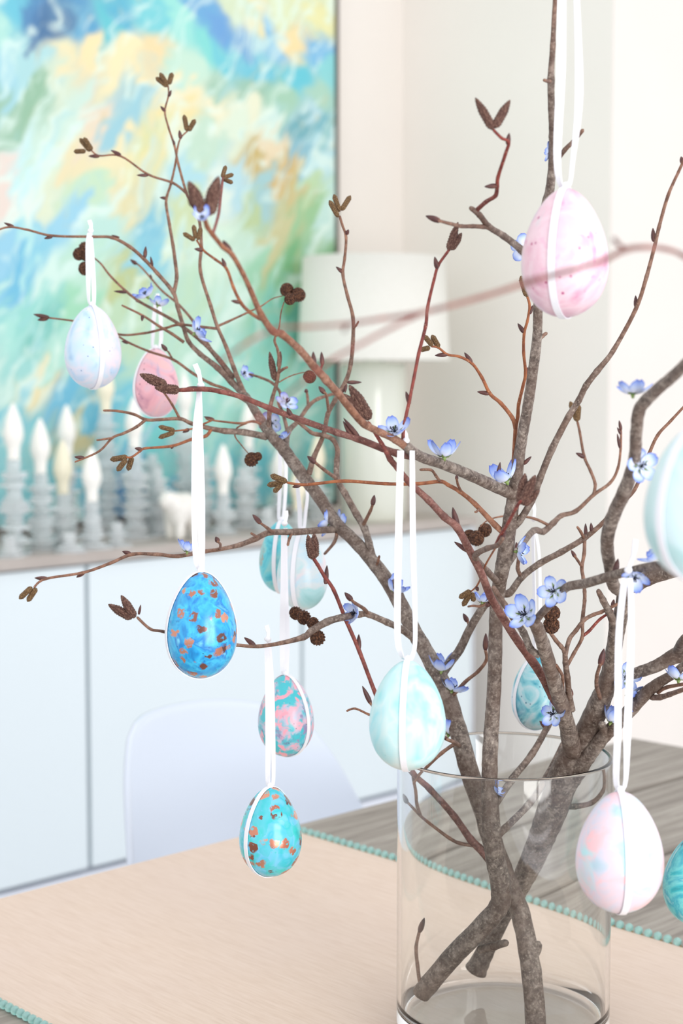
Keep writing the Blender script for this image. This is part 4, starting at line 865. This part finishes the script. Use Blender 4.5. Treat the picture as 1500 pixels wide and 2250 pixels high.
cat_me = [spindle('catkin', catkin_prof(), 12, 1, 0.12), spindle('catkin', catkin_prof(22, 0.42), 12, 1, 0.15)]
cat_me[0].materials.append(M['catkin']); cat_me[1].materials.append(M['catkin_dark'])
def cone_me_():
    n, m_ = 22, 15; vs, fs = [], []
    for k in range(m_ + 1):
        t = k / m_; z = math.cos(math.pi * t); r = math.sin(math.pi * t)
        for j in range(n):
            a = 2 * math.pi * (j + 0.5 * (k % 2)) / n
            q = 1 + (0.10 if (j + (k // 2)) % 2 else -0.10)
            vs.append((max(r, 0.03) * q * 0.5 * math.cos(a), max(r, 0.03) * q * 0.5 * math.sin(a), z * 0.5 * (1 + 0.3 * (q - 1))))
    for k in range(m_):
        for j in range(n):
            j2 = (j + 1) % n; fs.append((k * n + j, (k + 1) * n + j, (k + 1) * n + j2, k * n + j2))
    fs.append(tuple(range(n))); fs.append(tuple(m_ * n + j for j in range(n - 1, -1, -1)))
    me = bpy.data.meshes.new('cone'); me.from_pydata(vs, [], fs); me.update(); me.materials.append(M['cone']); return me
cone_me = cone_me_()
def orient(o, loc, axis, length, width):
    o.location = loc; o.rotation_mode = 'QUATERNION'
    o.rotation_quaternion = axis.to_track_quat('Z', 'Y') @ Matrix.Rotation(random.uniform(0, 6.28), 3, 'Z').to_quaternion()
    o.scale = (width, width, length)
for src in (BUDS, BUDS2):
    for i, s in src.items():
        for t in s.split():
            q = t.split(',')
            if '' in q or float(q[-1]) == 0: continue
            x0, y0, x1, y1, wd = [float(c) for c in q]
            d = nearest(i, x0, y0)[1]; root, base = THING[BR[i]['th']]
            p0 = P(x0, y0, d); p1 = P(x1, y1, d + random.uniform(-0.003, 0.003)); ax = p1 - p0
            o = link('bud', bud_me, None, BR[i]['obj']); orient(o, p0 - base, ax, ax.length * 1.08, wd * 1.3 * d / FP)
for i, s in CATK.items():
    for t in s.split():
        x0, y0, x1, y1, r_, dk = [float(c) for c in t.split(',')]
        d = nearest(i, x0, y0)[1]; root, base = THING[BR[i]['th']]
        p0 = P(x0, y0, d); p1 = P(x1, y1, d + random.uniform(-0.006, 0.006)); ax = p1 - p0
        o = link('catkin', cat_me[int(dk)], None, BR[i]['obj']); orient(o, p0 - base, ax, ax.length, 2 * r_ * d / FP)
for i, s in CONES.items():
    for t in s.split():
        x0, y0, r_ = [float(c) for c in t.split(',')]
        d = nearest(i, x0, y0)[1] + random.uniform(-0.004, 0.004); root, base = THING[BR[i]['th']]
        o = link('cone', cone_me, None, BR[i]['obj'])
        orient(o, P(x0, y0, d) - base, Vector((random.uniform(-1, 1), random.uniform(-1, 1), 1)).normalized(), 2.2 * r_ * d / FP, 2 * r_ * d / FP)

# ------------------------------------------------------------------ blue flowers glued on the branches
def petal_data(cup):
    vs, fs, ed = [], [], []
    nu, nv = 6, 6
    for a in range(nv + 1):
        t = a / nv
        hw = 0.36 * (math.sin(math.pi * min(1, 0.12 + 0.80 * t)) ** 0.6) * (0.30 + 0.80 * t) if t < 0.999 else 0.16
        hw = 0.37 * math.sqrt(max(0.0, 1 - ((t - 0.62) / 0.62) ** 2)) if t < 0.62 else 0.37 * math.sqrt(max(0.0, 1 - ((t - 0.62) / 0.40) ** 2))
        hw = max(hw, 0.07)
        for b in range(nu + 1):
            q = 2 * b / nu - 1
            x = hw * q; r = t
            z = cup * t * t * 0.55 - 0.10 * (1 - q * q) * math.sin(math.pi * t) + 0.06 * q * q
            vs.append((x, r, z)); ed.append(max(0.0, min(1.0, max((t - 0.45) / 0.55, abs(q) ** 2.2 * 0.9 * (0.25 + t)))))
    for a in range(nv):
        for b in range(nu): i = a * (nu + 1) + b; fs.append((i, i + 1, i + nu + 2, i + nu + 1))
    me = bpy.data.meshes.new('petal'); me.from_pydata(vs, [], fs); me.update(); me.shade_smooth(); me.materials.append(M['petal'])
    at = me.attributes.new('edge', 'FLOAT', 'POINT'); at.data.foreach_set('value', np.array(ed, dtype=np.float32)); return me
PET = [petal_data(0.35), petal_data(0.95), petal_data(1.6)]
def calyx_data():
    bm = bmesh.new()
    bmesh.ops.create_cone(bm, cap_ends=True, segments=10, radius1=0.06, radius2=0.16, depth=0.30, matrix=Matrix.Translation((0, 0, -0.13)))
    for k in range(5):
        a = 2 * math.pi * (k + 0.5) / 5
        pts = [(0.12, -0.09, -0.02), (0.12, 0.09, -0.02), (0.30, 0.08, 0.03), (0.56, 0.0, 0.20), (0.30, -0.08, 0.03), (0.26, 0, -0.05)]
        v = [bm.verts.new((x * math.cos(a) - y * math.sin(a), x * math.sin(a) + y * math.cos(a), z)) for x, y, z in pts]
        for f in ((0, 1, 5), (1, 2, 5), (2, 3, 5), (3, 4, 5), (4, 0, 5)): bm.faces.new([v[q] for q in f])
    me = bpy.data.meshes.new('flower'); bm.to_mesh(me); bm.free(); me.shade_smooth(); me.materials.append(M['calyx']); return me
CALYX = calyx_data()
def stamen_data():
    vs, fs = [], []
    r = random.Random(3)
    for k in range(16):
        a = r.uniform(0, 6.28); sp = r.uniform(0.05, 0.26); hgt = r.uniform(0.2, 0.42)
        t = Vector((math.cos(a) * sp, math.sin(a) * sp, hgt)); b0 = t * 0.1
        v2, f2 = tube([b0, b0 * 0.4 + t * 0.6, t, t * 1.08], [0.016, 0.014, 0.035, 0.02], 5)
        o = len(vs); vs += v2; fs += [tuple(o + q for q in f) for f in f2]
    me = bpy.data.meshes.new('stamens'); me.from_pydata([tuple(v) for v in vs], [], fs); me.update(); me.shade_smooth(); me.materials.append(M['stamen']); return me
STAM = stamen_data()
# branch | x,y centre | petal length px | direction (right, up, towards the camera) | cup 0..2
FLOW = [('L4', 326, 655, 30, -.5, .75, .2, 1), ('L4', 345, 672, 24, .2, .8, -.2, 1), ('L2', 428, 735, 34, .55, .35, .1, 1), ('Lw1', 532, 824, 22, .6, .3, .3, 1), ('Lw1', 600, 930, 30, -.3, -.2, .8, 0), ('Lw1', 628, 888, 30, .3, .5, .5, 0),
        ('Lw', 617, 968, 24, -.1, .9, .2, 1), ('La', 412, 1214, 26, .1, 1, .1, 2), ('L0', 728, 1150, 36, -.8, .3, -.25, 0), ('L0', 742, 1152, 34, .8, .25, -.3, 0), ('Le', 784, 1347, 32, -.75, .1, .6, 1), ('L0', 860, 1300, 32, .55, .7, .25, 2),
        ('M1', 868, 955, 40, -.25, .75, .55, 1), ('M1', 975, 1008, 40, .0, 1, .15, 2), ('M1', 1112, 1060, 42, -.35, .8, .1, 2), ('Lo', 968, 1475, 34, .1, .9, .1, 2), ('L0', 990, 1520, 38, .35, .85, .1, 1), ('L0', 985, 1618, 30, .2, .95, -.1, 2),
        ('M0', 1132, 1212, 34, .75, .0, .2, 1), ('R1b', 1218, 1300, 38, -.55, .25, .8, 0), ('R1', 1155, 1352, 44, -.55, .35, .7, 1), ('R1', 1218, 1568, 36, -.7, .25, .75, 0), ('R5', 1372, 1488, 36, .1, .2, .95, 0), ('R4', 1375, 1528, 34, .7, -.3, .4, 1),
        ('R4', 1338, 1588, 30, .35, .8, .1, 2), ('Lo', 1058, 1325, 24, .0, .95, .1, 2), ('R3', 1392, 868, 44, .0, 1, -.05, 1), ('R3', 1402, 1025, 40, .3, .05, .9, 0), ('R1b', 1445, 1228, 40, -.6, .75, .1, 1), ('M0', 1212, 330, 26, -.85, .3, -.4, 0),
        ('Me', 1150, 545, 34, .2, .1, -.9, 0), ('Mt', 1082, 1732, 24, .7, .3, .2, 1), ('Mc', 446, 486, 24, .0, .5, .7, 2), ('R1b', 1392, 1262, 36, -.1, -.6, .6, 1), ('R6a', 1492, 1498, 36, .1, .8, -.2, 1)]
camR = Vector((1, 0, 0)); camU = Vector((0, math.sin(TILT), math.cos(TILT))); camB = Vector((0, -math.cos(TILT), math.sin(TILT)))
for (i, x, y, ln_, nr, nu_, nb, cup) in FLOW:
    d = nearest(i, x, y)[1]; root, base = THING[BR[i]['th']]
    ax = (camR * nr + camU * nu_ + camB * nb).normalized()
    sc = ln_ * d / FP * 0.95
    f = link('flower', CALYX, None, root); f.location = P(x, y, d) + ax * sc * 0.12 + camB * (0.004 if nb > 0 else -0.003) - base
    f.rotation_mode = 'QUATERNION'; f.rotation_quaternion = ax.to_track_quat('Z', 'Y'); f.scale = (sc, sc, sc)
    f['label'] = 'small artificial blue flower with green calyx glued to the bark'
    ph = random.uniform(0, 6.28)
    for k in range(5):
        p = link('petal', PET[cup], None, f); p.rotation_euler = (random.uniform(-0.12, 0.18), 0, ph + 2 * math.pi * k / 5 + random.uniform(-0.1, 0.1))
        p.location = (0, 0, 0.02); s_ = random.uniform(0.9, 1.08); p.scale = (s_ * 1.05, s_, s_)
    link('stamens', STAM, None, f)

# ------------------------------------------------------------------ eggs on ribbons
def eggmat(name, stops, nscale=34, detail=4, dist=1.2, blot=None, specks=None, copper=None, rough=0.32, seed=0.0):
    m = Nt(name, rough); c = m.co(loc=(seed, seed * 0.7, seed * 1.3))
    n = m.noise(c, nscale, detail, 0.55, dist)
    col = m.ramp(n, stops)
    for (bc, bs, lo, hi, bd) in (blot or []):
        k = m.noise(m.co(loc=(seed + bs * 0.37, 3.1, seed)), bs, 3, 0.5, bd)
        col = m.mix(m.ramp(k, [(lo, 0.0), (hi, 1.0)]), col, bc)
    if specks:
        sc, ss, th = specks; v = m.n('TexVoronoi'); m.l(c, v.inputs['Vector']); v.inputs['Scale'].default_value = ss
        gate = m.ramp(m.noise(c, ss * 0.5, 2), [(0.52, 0.0), (0.62, 1.0)])
        sp = m.ramp(v.outputs['Distance'], [(th * 0.6, 1.0), (th, 0.0)])
        mu = m.n('Math', operation='MULTIPLY'); m.l(gate, mu.inputs[0]); m.l(sp, mu.inputs[1]); col = m.mix(mu.outputs[0], col, sc)
    if copper:
        cc, cs, lo, hi = copper
        wn = m.n('TexNoise'); m.l(c, wn.inputs['Vector']); wn.inputs['Scale'].default_value = cs * 1.5; wn.inputs['Detail'].default_value = 3
        ad = m.n('VectorMath', operation='MULTIPLY_ADD'); m.l(wn.outputs['Color'], ad.inputs[0]); ad.inputs[1].default_value = (0.006,) * 3; m.l(c, ad.inputs[2])
        v = m.n('TexVoronoi'); m.l(ad.outputs[0], v.inputs['Vector']); v.inputs['Scale'].default_value = cs
        sep = m.n('SeparateColor'); m.l(v.outputs['Color'], sep.inputs[0])
        cell = m.ramp(sep.outputs[0], [(lo, 0.0), (lo + 0.01, 1.0)])
        rim = m.ramp(v.outputs['Distance'], [(hi * 0.8, 1.0), (hi, 0.0)])
        mu0 = m.n('Math', operation='MULTIPLY'); m.l(cell, mu0.inputs[0]); m.l(rim, mu0.inputs[1])
        brk = m.ramp(m.noise(c, cs * 2.2, 4), [(0.36, 0.0), (0.44, 1.0)])
        mu = m.n('Math', operation='MULTIPLY'); m.l(mu0.outputs[0], mu.inputs[0]); m.l(brk, mu.inputs[1])
        tint = m.mix(m.ramp(sep.outputs[1], [(0.2, 0.0), (0.8, 1.0)]), col, srgb(*cc[1]))
        cop = m.ramp(sep.outputs[2], [(0.1, srgb(112, 72, 66)), (0.45, srgb(*cc[0])), (0.9, srgb(222, 158, 132))])
        col = m.mix(mu.outputs[0], m.mix(0.5, col, tint), cop)
        mt = m.n('Math', operation='MULTIPLY'); m.l(mu.outputs[0], mt.inputs[0]); mt.inputs[1].default_value = 0.55; m.l(mt.outputs[0], m.b.inputs['Metallic'])
    m.color(col); m.b.inputs['Coat Weight'].default_value = 0.25; m.b.inputs['Coat Roughness'].default_value = 0.25
    return m.m
def st(*cs):
    n = len(cs); return [(0.28 + 0.44 * k / (n - 1), srgb(*c)) for k, c in enumerate(cs)]
EM = {
 'paleblue': eggmat('egg_pale_blue', st((150, 190, 225), (196, 222, 240), (222, 222, 236), (186, 214, 240), (214, 224, 244)), 28, 3, 1.0, [(srgb(238, 222, 230), 22, .52, .68, .8)], (srgb(110, 140, 180), 260, .18), seed=1),
 'rose': eggmat('egg_rose', st((196, 140, 160), (238, 178, 188), (226, 188, 200), (244, 190, 190), (222, 196, 210)), 36, 3, 1.2, [(srgb(176, 170, 200), 44, .58, .72, 1.0)], (srgb(120, 60, 80), 190, .16), seed=2),
 'coppblue': eggmat('egg_blue_copper', st((20, 96, 170), (40, 160, 222), (70, 196, 236), (24, 120, 200), (130, 220, 244)), 90, 3, 0.6, None, (srgb(30, 60, 90), 420, .2), ([(176, 112, 92), (30, 140, 210)], 165, .56, .56), 0.22, seed=3),
 'copper2': eggmat('egg_aqua_copper', st((20, 160, 170), (60, 205, 205), (120, 200, 235), (60, 190, 215), (150, 215, 240)), 60, 2, 0.4, None, None, ([(188, 112, 88), (30, 196, 186)], 140, .58, .58), 0.22, seed=4.3),
 'tealdark': eggmat('egg_teal_marble', st((30, 110, 130), (60, 176, 196), (90, 200, 212), (140, 205, 205), (60, 170, 190)), 40, 4, 1.6, [(srgb(150, 160, 150), 46, .60, .68, 1.2)], None, seed=5),
 'paleaqua': eggmat('egg_pale_aqua', st((150, 205, 208), (178, 222, 226), (216, 226, 230), (196, 224, 236), (220, 216, 228)), 32, 3, 1.0, [(srgb(236, 214, 218), 36, .56, .70, .8)], None, seed=6),
 'pinkteal': eggmat('egg_pink_teal', st((110, 110, 150), (90, 190, 205), (190, 190, 210), (240, 170, 186), (110, 200, 208)), 90, 4, 0.7, [(srgb(70, 190, 202), 84, .52, .60, .5), (srgb(240, 164, 180), 100, .57, .62, .5), (srgb(150, 140, 178), 120, .60, .68, .5)], (srgb(80, 84, 120), 330, .2), seed=7),
 'aqua': eggmat('egg_aqua', st((140, 216, 220), (164, 228, 230), (206, 238, 240), (158, 226, 234), (188, 232, 236)), 26, 3, 0.8, [(srgb(214, 230, 228), 26, .56, .74, .8)], (srgb(150, 205, 205), 150, .12), seed=8.5),
 'pink': eggmat('egg_pink', st((206, 146, 176), (228, 182, 198), (236, 206, 216), (226, 190, 203), (220, 174, 194)), 32, 4, 1.0, [(srgb(226, 150, 190), 70, .60, .72, .8), (srgb(206, 214, 216), 30, .58, .74, .6)], (srgb(180, 80, 130), 150, .15), seed=9.2),
 'sea': eggmat('egg_sea_blue', st((24, 104, 130), (56, 160, 184), (140, 205, 214), (196, 220, 226), (70, 176, 200)), 40, 5, 1.4, [(srgb(206, 214, 228), 30, .54, .66, 1.0)], (srgb(30, 110, 140), 300, .24), seed=10.4),
 'pastel': eggmat('egg_pastel', st((178, 206, 220), (206, 212, 228), (230, 208, 218), (216, 212, 228), (190, 216, 224)), 46, 2, 0.6, [(srgb(246, 198, 204), 60, .55, .66, .5), (srgb(184, 226, 232), 54, .56, .68, .5)], (srgb(150, 140, 170), 90, .07), seed=11.1),
 'turq': eggmat('egg_turquoise', st((40, 150, 165), (60, 190, 200), (120, 214, 216), (60, 176, 196), (176, 226, 226)), 40, 4, 1.4, [(srgb(40, 120, 140), 60, .62, .70, 1.0)], None, seed=12.2),
 'palegreen': eggmat('egg_pale_green', st((176, 214, 214), (196, 226, 228), (210, 232, 236), (196, 226, 226), (214, 234, 240)), 30, 3, 1.0, None, None, seed=13)}
egg_n, egg_m = 48, 36
def egg_prof(h, wd):
    pr = []
    for k in range(egg_m + 1):
        t = math.pi * k / egg_m; z = -h / 2 * math.cos(t)
        r = wd / 2 * math.sin(t) * (1 - 0.19 * (z / (h / 2)) - 0.02 * (z / (h / 2)) ** 2); pr.append((max(r, 1e-5) * 1.005, z))
    return pr
def ribbon(name, pts, wdirs, wid, th, mat, parent):
    vs, fs = [], []
    m_ = len(pts)
    for k, p in enumerate(pts):
        t = (pts[min(k + 1, m_ - 1)] - pts[max(k - 1, 0)]).normalized(); wv = wdirs[k] - t * wdirs[k].dot(t); wv.normalize(); nn = t.cross(wv)
        wk = wid[k] if isinstance(wid, list) else wid
        for a, b in ((-1, -1), (1, -1), (1, 1), (-1, 1)): vs.append(p + wv * (a * wk / 2) + nn * (b * th / 2))
    for k in range(m_ - 1):
        for j in range(4): j2 = (j + 1) % 4; fs.append((k * 4 + j, k * 4 + j2, k * 4 + 4 + j2, k * 4 + 4 + j))
    fs += [(3, 2, 1, 0), tuple((m_ - 1) * 4 + j for j in range(4))]
    return mesh(name, vs, fs, mat, parent, False)
def egg(x, top, bot, wpx, d, mat, label, band, strands, knot_top=None, branch=None):
    """band = px offset of the ribbon band from the egg's axis at mid height (as fraction of half width, sign) and front flag"""
    cpx = (x, (top + bot) / 2); h = (bot - top) * d / FP; wd = wpx * d / FP
    c = P(cpx[0], cpx[1], d)
    o = empty('easter_egg', c); tag(o, label, 'egg', 'painted eggs hanging from the branches')
    pr = egg_prof(h, wd)
    link('shell', lathe_data(pr, egg_n, 'shell'), EM[mat], o)
    # band: vertical ring round the egg, its plane turned so that it shows at the given side
    phi = math.asin(max(-1, min(1, band)))                     # 0 = straight towards the camera
    dv = Vector((math.sin(phi), -math.cos(phi), 0)); sd = Vector((math.cos(phi), math.sin(phi), 0))
    loop = [Vector((dv.x * r, dv.y * r, z)) for r, z in pr[1:-1]] + [Vector((0, 0, pr[-1][1]))] + [Vector((-dv.x * r, -dv.y * r, z)) for r, z in pr[-2:0:-1]] + [Vector((0, 0, pr[0][1]))]
    loop = [p * (1 + 0.0005 / max(p.length, 1e-4)) for p in loop]
    loop.append(loop[0]); rw = 0.0035 * (h / 0.062)
    ribbon('ribbon_band', loop, [sd] * len(loop), rw, 0.0005, M['satin'], o)
    # knot
    kn = lathe_data([(0.0004, -0.0022), (0.0020, -0.0012), (0.0024, 0), (0.0018, 0.0013), (0.0004, 0.0020)], 10, 'knot')
    k_o = link('knot', kn, M['satin'], o, (0, 0, h / 2 + 0.0012))
    top_pts = []
    for sgn, stt in zip((-1, 1), strands):
        raw = [[float(q) for q in t.split(',')] for t in stt.split()]
        pts, wds, wv = [], [], []
        n_ = len(raw)
        pts.append(Vector((0, 0, h / 2 + 0.001))); wds.append(rw * 0.5)
        for k, q in enumerate(raw):
            dd = d + (q[3] if len(q) > 3 else 0.0); pts.append(P(q[0], q[1], dd + sgn * 0.0012) - c); wds.append((q[2] if len(q) > 2 else 8) * dd / FP)
        # natural width with twist: turn the ribbon where it shows narrow
        sp = catmull(pts, 5); ww = []
        for k in range(len(pts) - 1):
            for q in range(5): ww.append(wds[k] + (wds[k + 1] - wds[k]) * q / 5)
        ww.append(wds[-1])
        dirs = []
        for vis in ww:
            an = math.acos(max(0.12, min(1.0, vis / rw))) * sgn; dirs.append(Vector((math.cos(an), math.sin(an), 0.02)))
        ribbon('ribbon_loop', sp, dirs, [max(rw, v_) for v_ in ww], 0.0005, M['satin'], o)
        top_pts.append(sp[-1])
    if knot_top:
        for q in knot_top:                                     # knot and cut tail at the upper end: x, y, tail x, tail y
            kx, ky, tx, ty = q; kp = P(kx, ky, d) - c; tp = P(tx, ty, d) - c
            link('upper_knot', kn, M['satin'], o, kp)
            ribbon('ribbon_tail', catmull([kp, (kp + tp) / 2 + Vector((0.0008, 0, 0)), tp], 4), [Vector((0.9, 0.4, 0))] * 9, [rw * 0.7] * 5 + [rw * 0.9] * 4, 0.0005, M['satin'], o)
    return o
egg(204, 672, 854, 122, 1.292, 'paleblue', 'pale blue marbled egg, leftmost, hanging on a white ribbon over the painting', .45, ['195,660,6 194,600,11 194,540,12 196,512,9', '206,664,6 206,630,8 202,560,9 198,512,8'], [(199, 507, 196, 484)])
egg(342, 766, 916, 99, 1.41, 'rose', 'small rose pink egg hanging behind twigs right of the pale blue egg', -.86, ['335,762,5 336,735,8 338,700,9 344,650,8', '350,762,5 354,740,9 352,690,8 346,645,7'])
egg(442, 1256, 1490, 154, 1.036, 'coppblue', 'bright blue egg with copper flecks on the long white ribbon', -.93, ['430,1225,12 427,1100,13 429,950,13 438,858,9', '443,1225,14 442,1100,17 439,950,14 437,850,10'], [(441, 846, 428, 800)])
egg(594, 1728, 1926, 135, 1.135, 'copper2', 'aqua egg with copper flecks, lowest on the left, above the runner', -.74, ['588,1715,9 590,1600,15 588,1500,12 586,1412,10', '600,1715,7 600,1640,9 597,1500,9 590,1405,8'], [(588, 1404, 585, 1374)])
egg(628, 1482, 1662, 121, 1.225, 'pinkteal', 'pink and teal mottled egg behind the aqua copper-flecked egg', .80, ['621,1475,9 620,1400,12 622,1260,11 622,1170,10', '629,1475,10 631,1400,11 627,1260,9 627,1160,8'], [(625, 1150, 628, 1122)])
egg(618, 1144, 1303, 96, 1.36, 'tealdark', 'dark teal marbled egg half hidden behind the pale aqua egg', -.3, ['612,1138,6 614,1080,8 615,1000,8 614,960,7', '622,1138,6 627,1080,7 628,1010,6 620,960,6'])
egg(664, 1166, 1341, 110, 1.30, 'paleaqua', 'pale aqua egg hanging behind the thick leaning branch', -.35, ['659,1158,8 658,1120,9 654,1075,8 652,1052,6', '668,1158,6 672,1120,6 675,1085,6 668,1052,5'])
egg(895, 1450, 1693, 165, 1.0, 'aqua', 'large light aqua egg in focus at the vase rim', -.17, ['882,1440,9 873,1390,14 875,1200,16 880,990,15', '906,1440,9 912,1390,9 907,1200,13 905,990,11'], [(891, 968, 886, 948)])
egg(1241, 415, 697, 188, 0.90, 'pink', 'large pale pink egg hanging high on the right', -.42, ['1229,400,8 1224,330,17 1232,150,20 1234,-60,18', '1252,400,8 1258,350,10 1272,200,18 1264,-60,11'])
egg(1178, 1440, 1604, 108, 1.262, 'sea', 'sea blue speckled egg behind the vase rim between the stems', -.9, ['1173,1430,5 1174,1350,6 1172,1250,5 1170,1165,6', '1184,1430,5 1186,1330,7 1184,1220,6 1174,1160,7'], [(1172, 1140, 1171, 1105)])
egg(1361, 1737, 2006, 189, 0.92, 'pastel', 'pastel pink and blue egg hanging at lower right in front of the table', .05, ['1353,1715,10 1357,1600,16 1359,1400,14 1372,1270,12', '1374,1715,10 1378,1600,17 1386,1400,15 1384,1270,12'], [(1380, 1252, 1396, 1185)])
egg(1532, 1832, 2034, 148, 1.12, 'turq', 'turquoise egg cut off by the right edge of the picture at the bottom', -.2, ['1524,1815,6 1524,1700,8 1526,1560,8 1528,1445,8', '1540,1815,6 1540,1700,8 1536,1560,8 1532,1445,8'])
egg(1538, 930, 1278, 240, 0.665, 'palegreen', 'big blurred pale egg nearest the camera at the right edge', -.82, ['1526,900,10 1530,800,16 1540,700,16 1560,640,12', '1550,900,10 1556,800,16 1560,700,16 1566,640,12'])
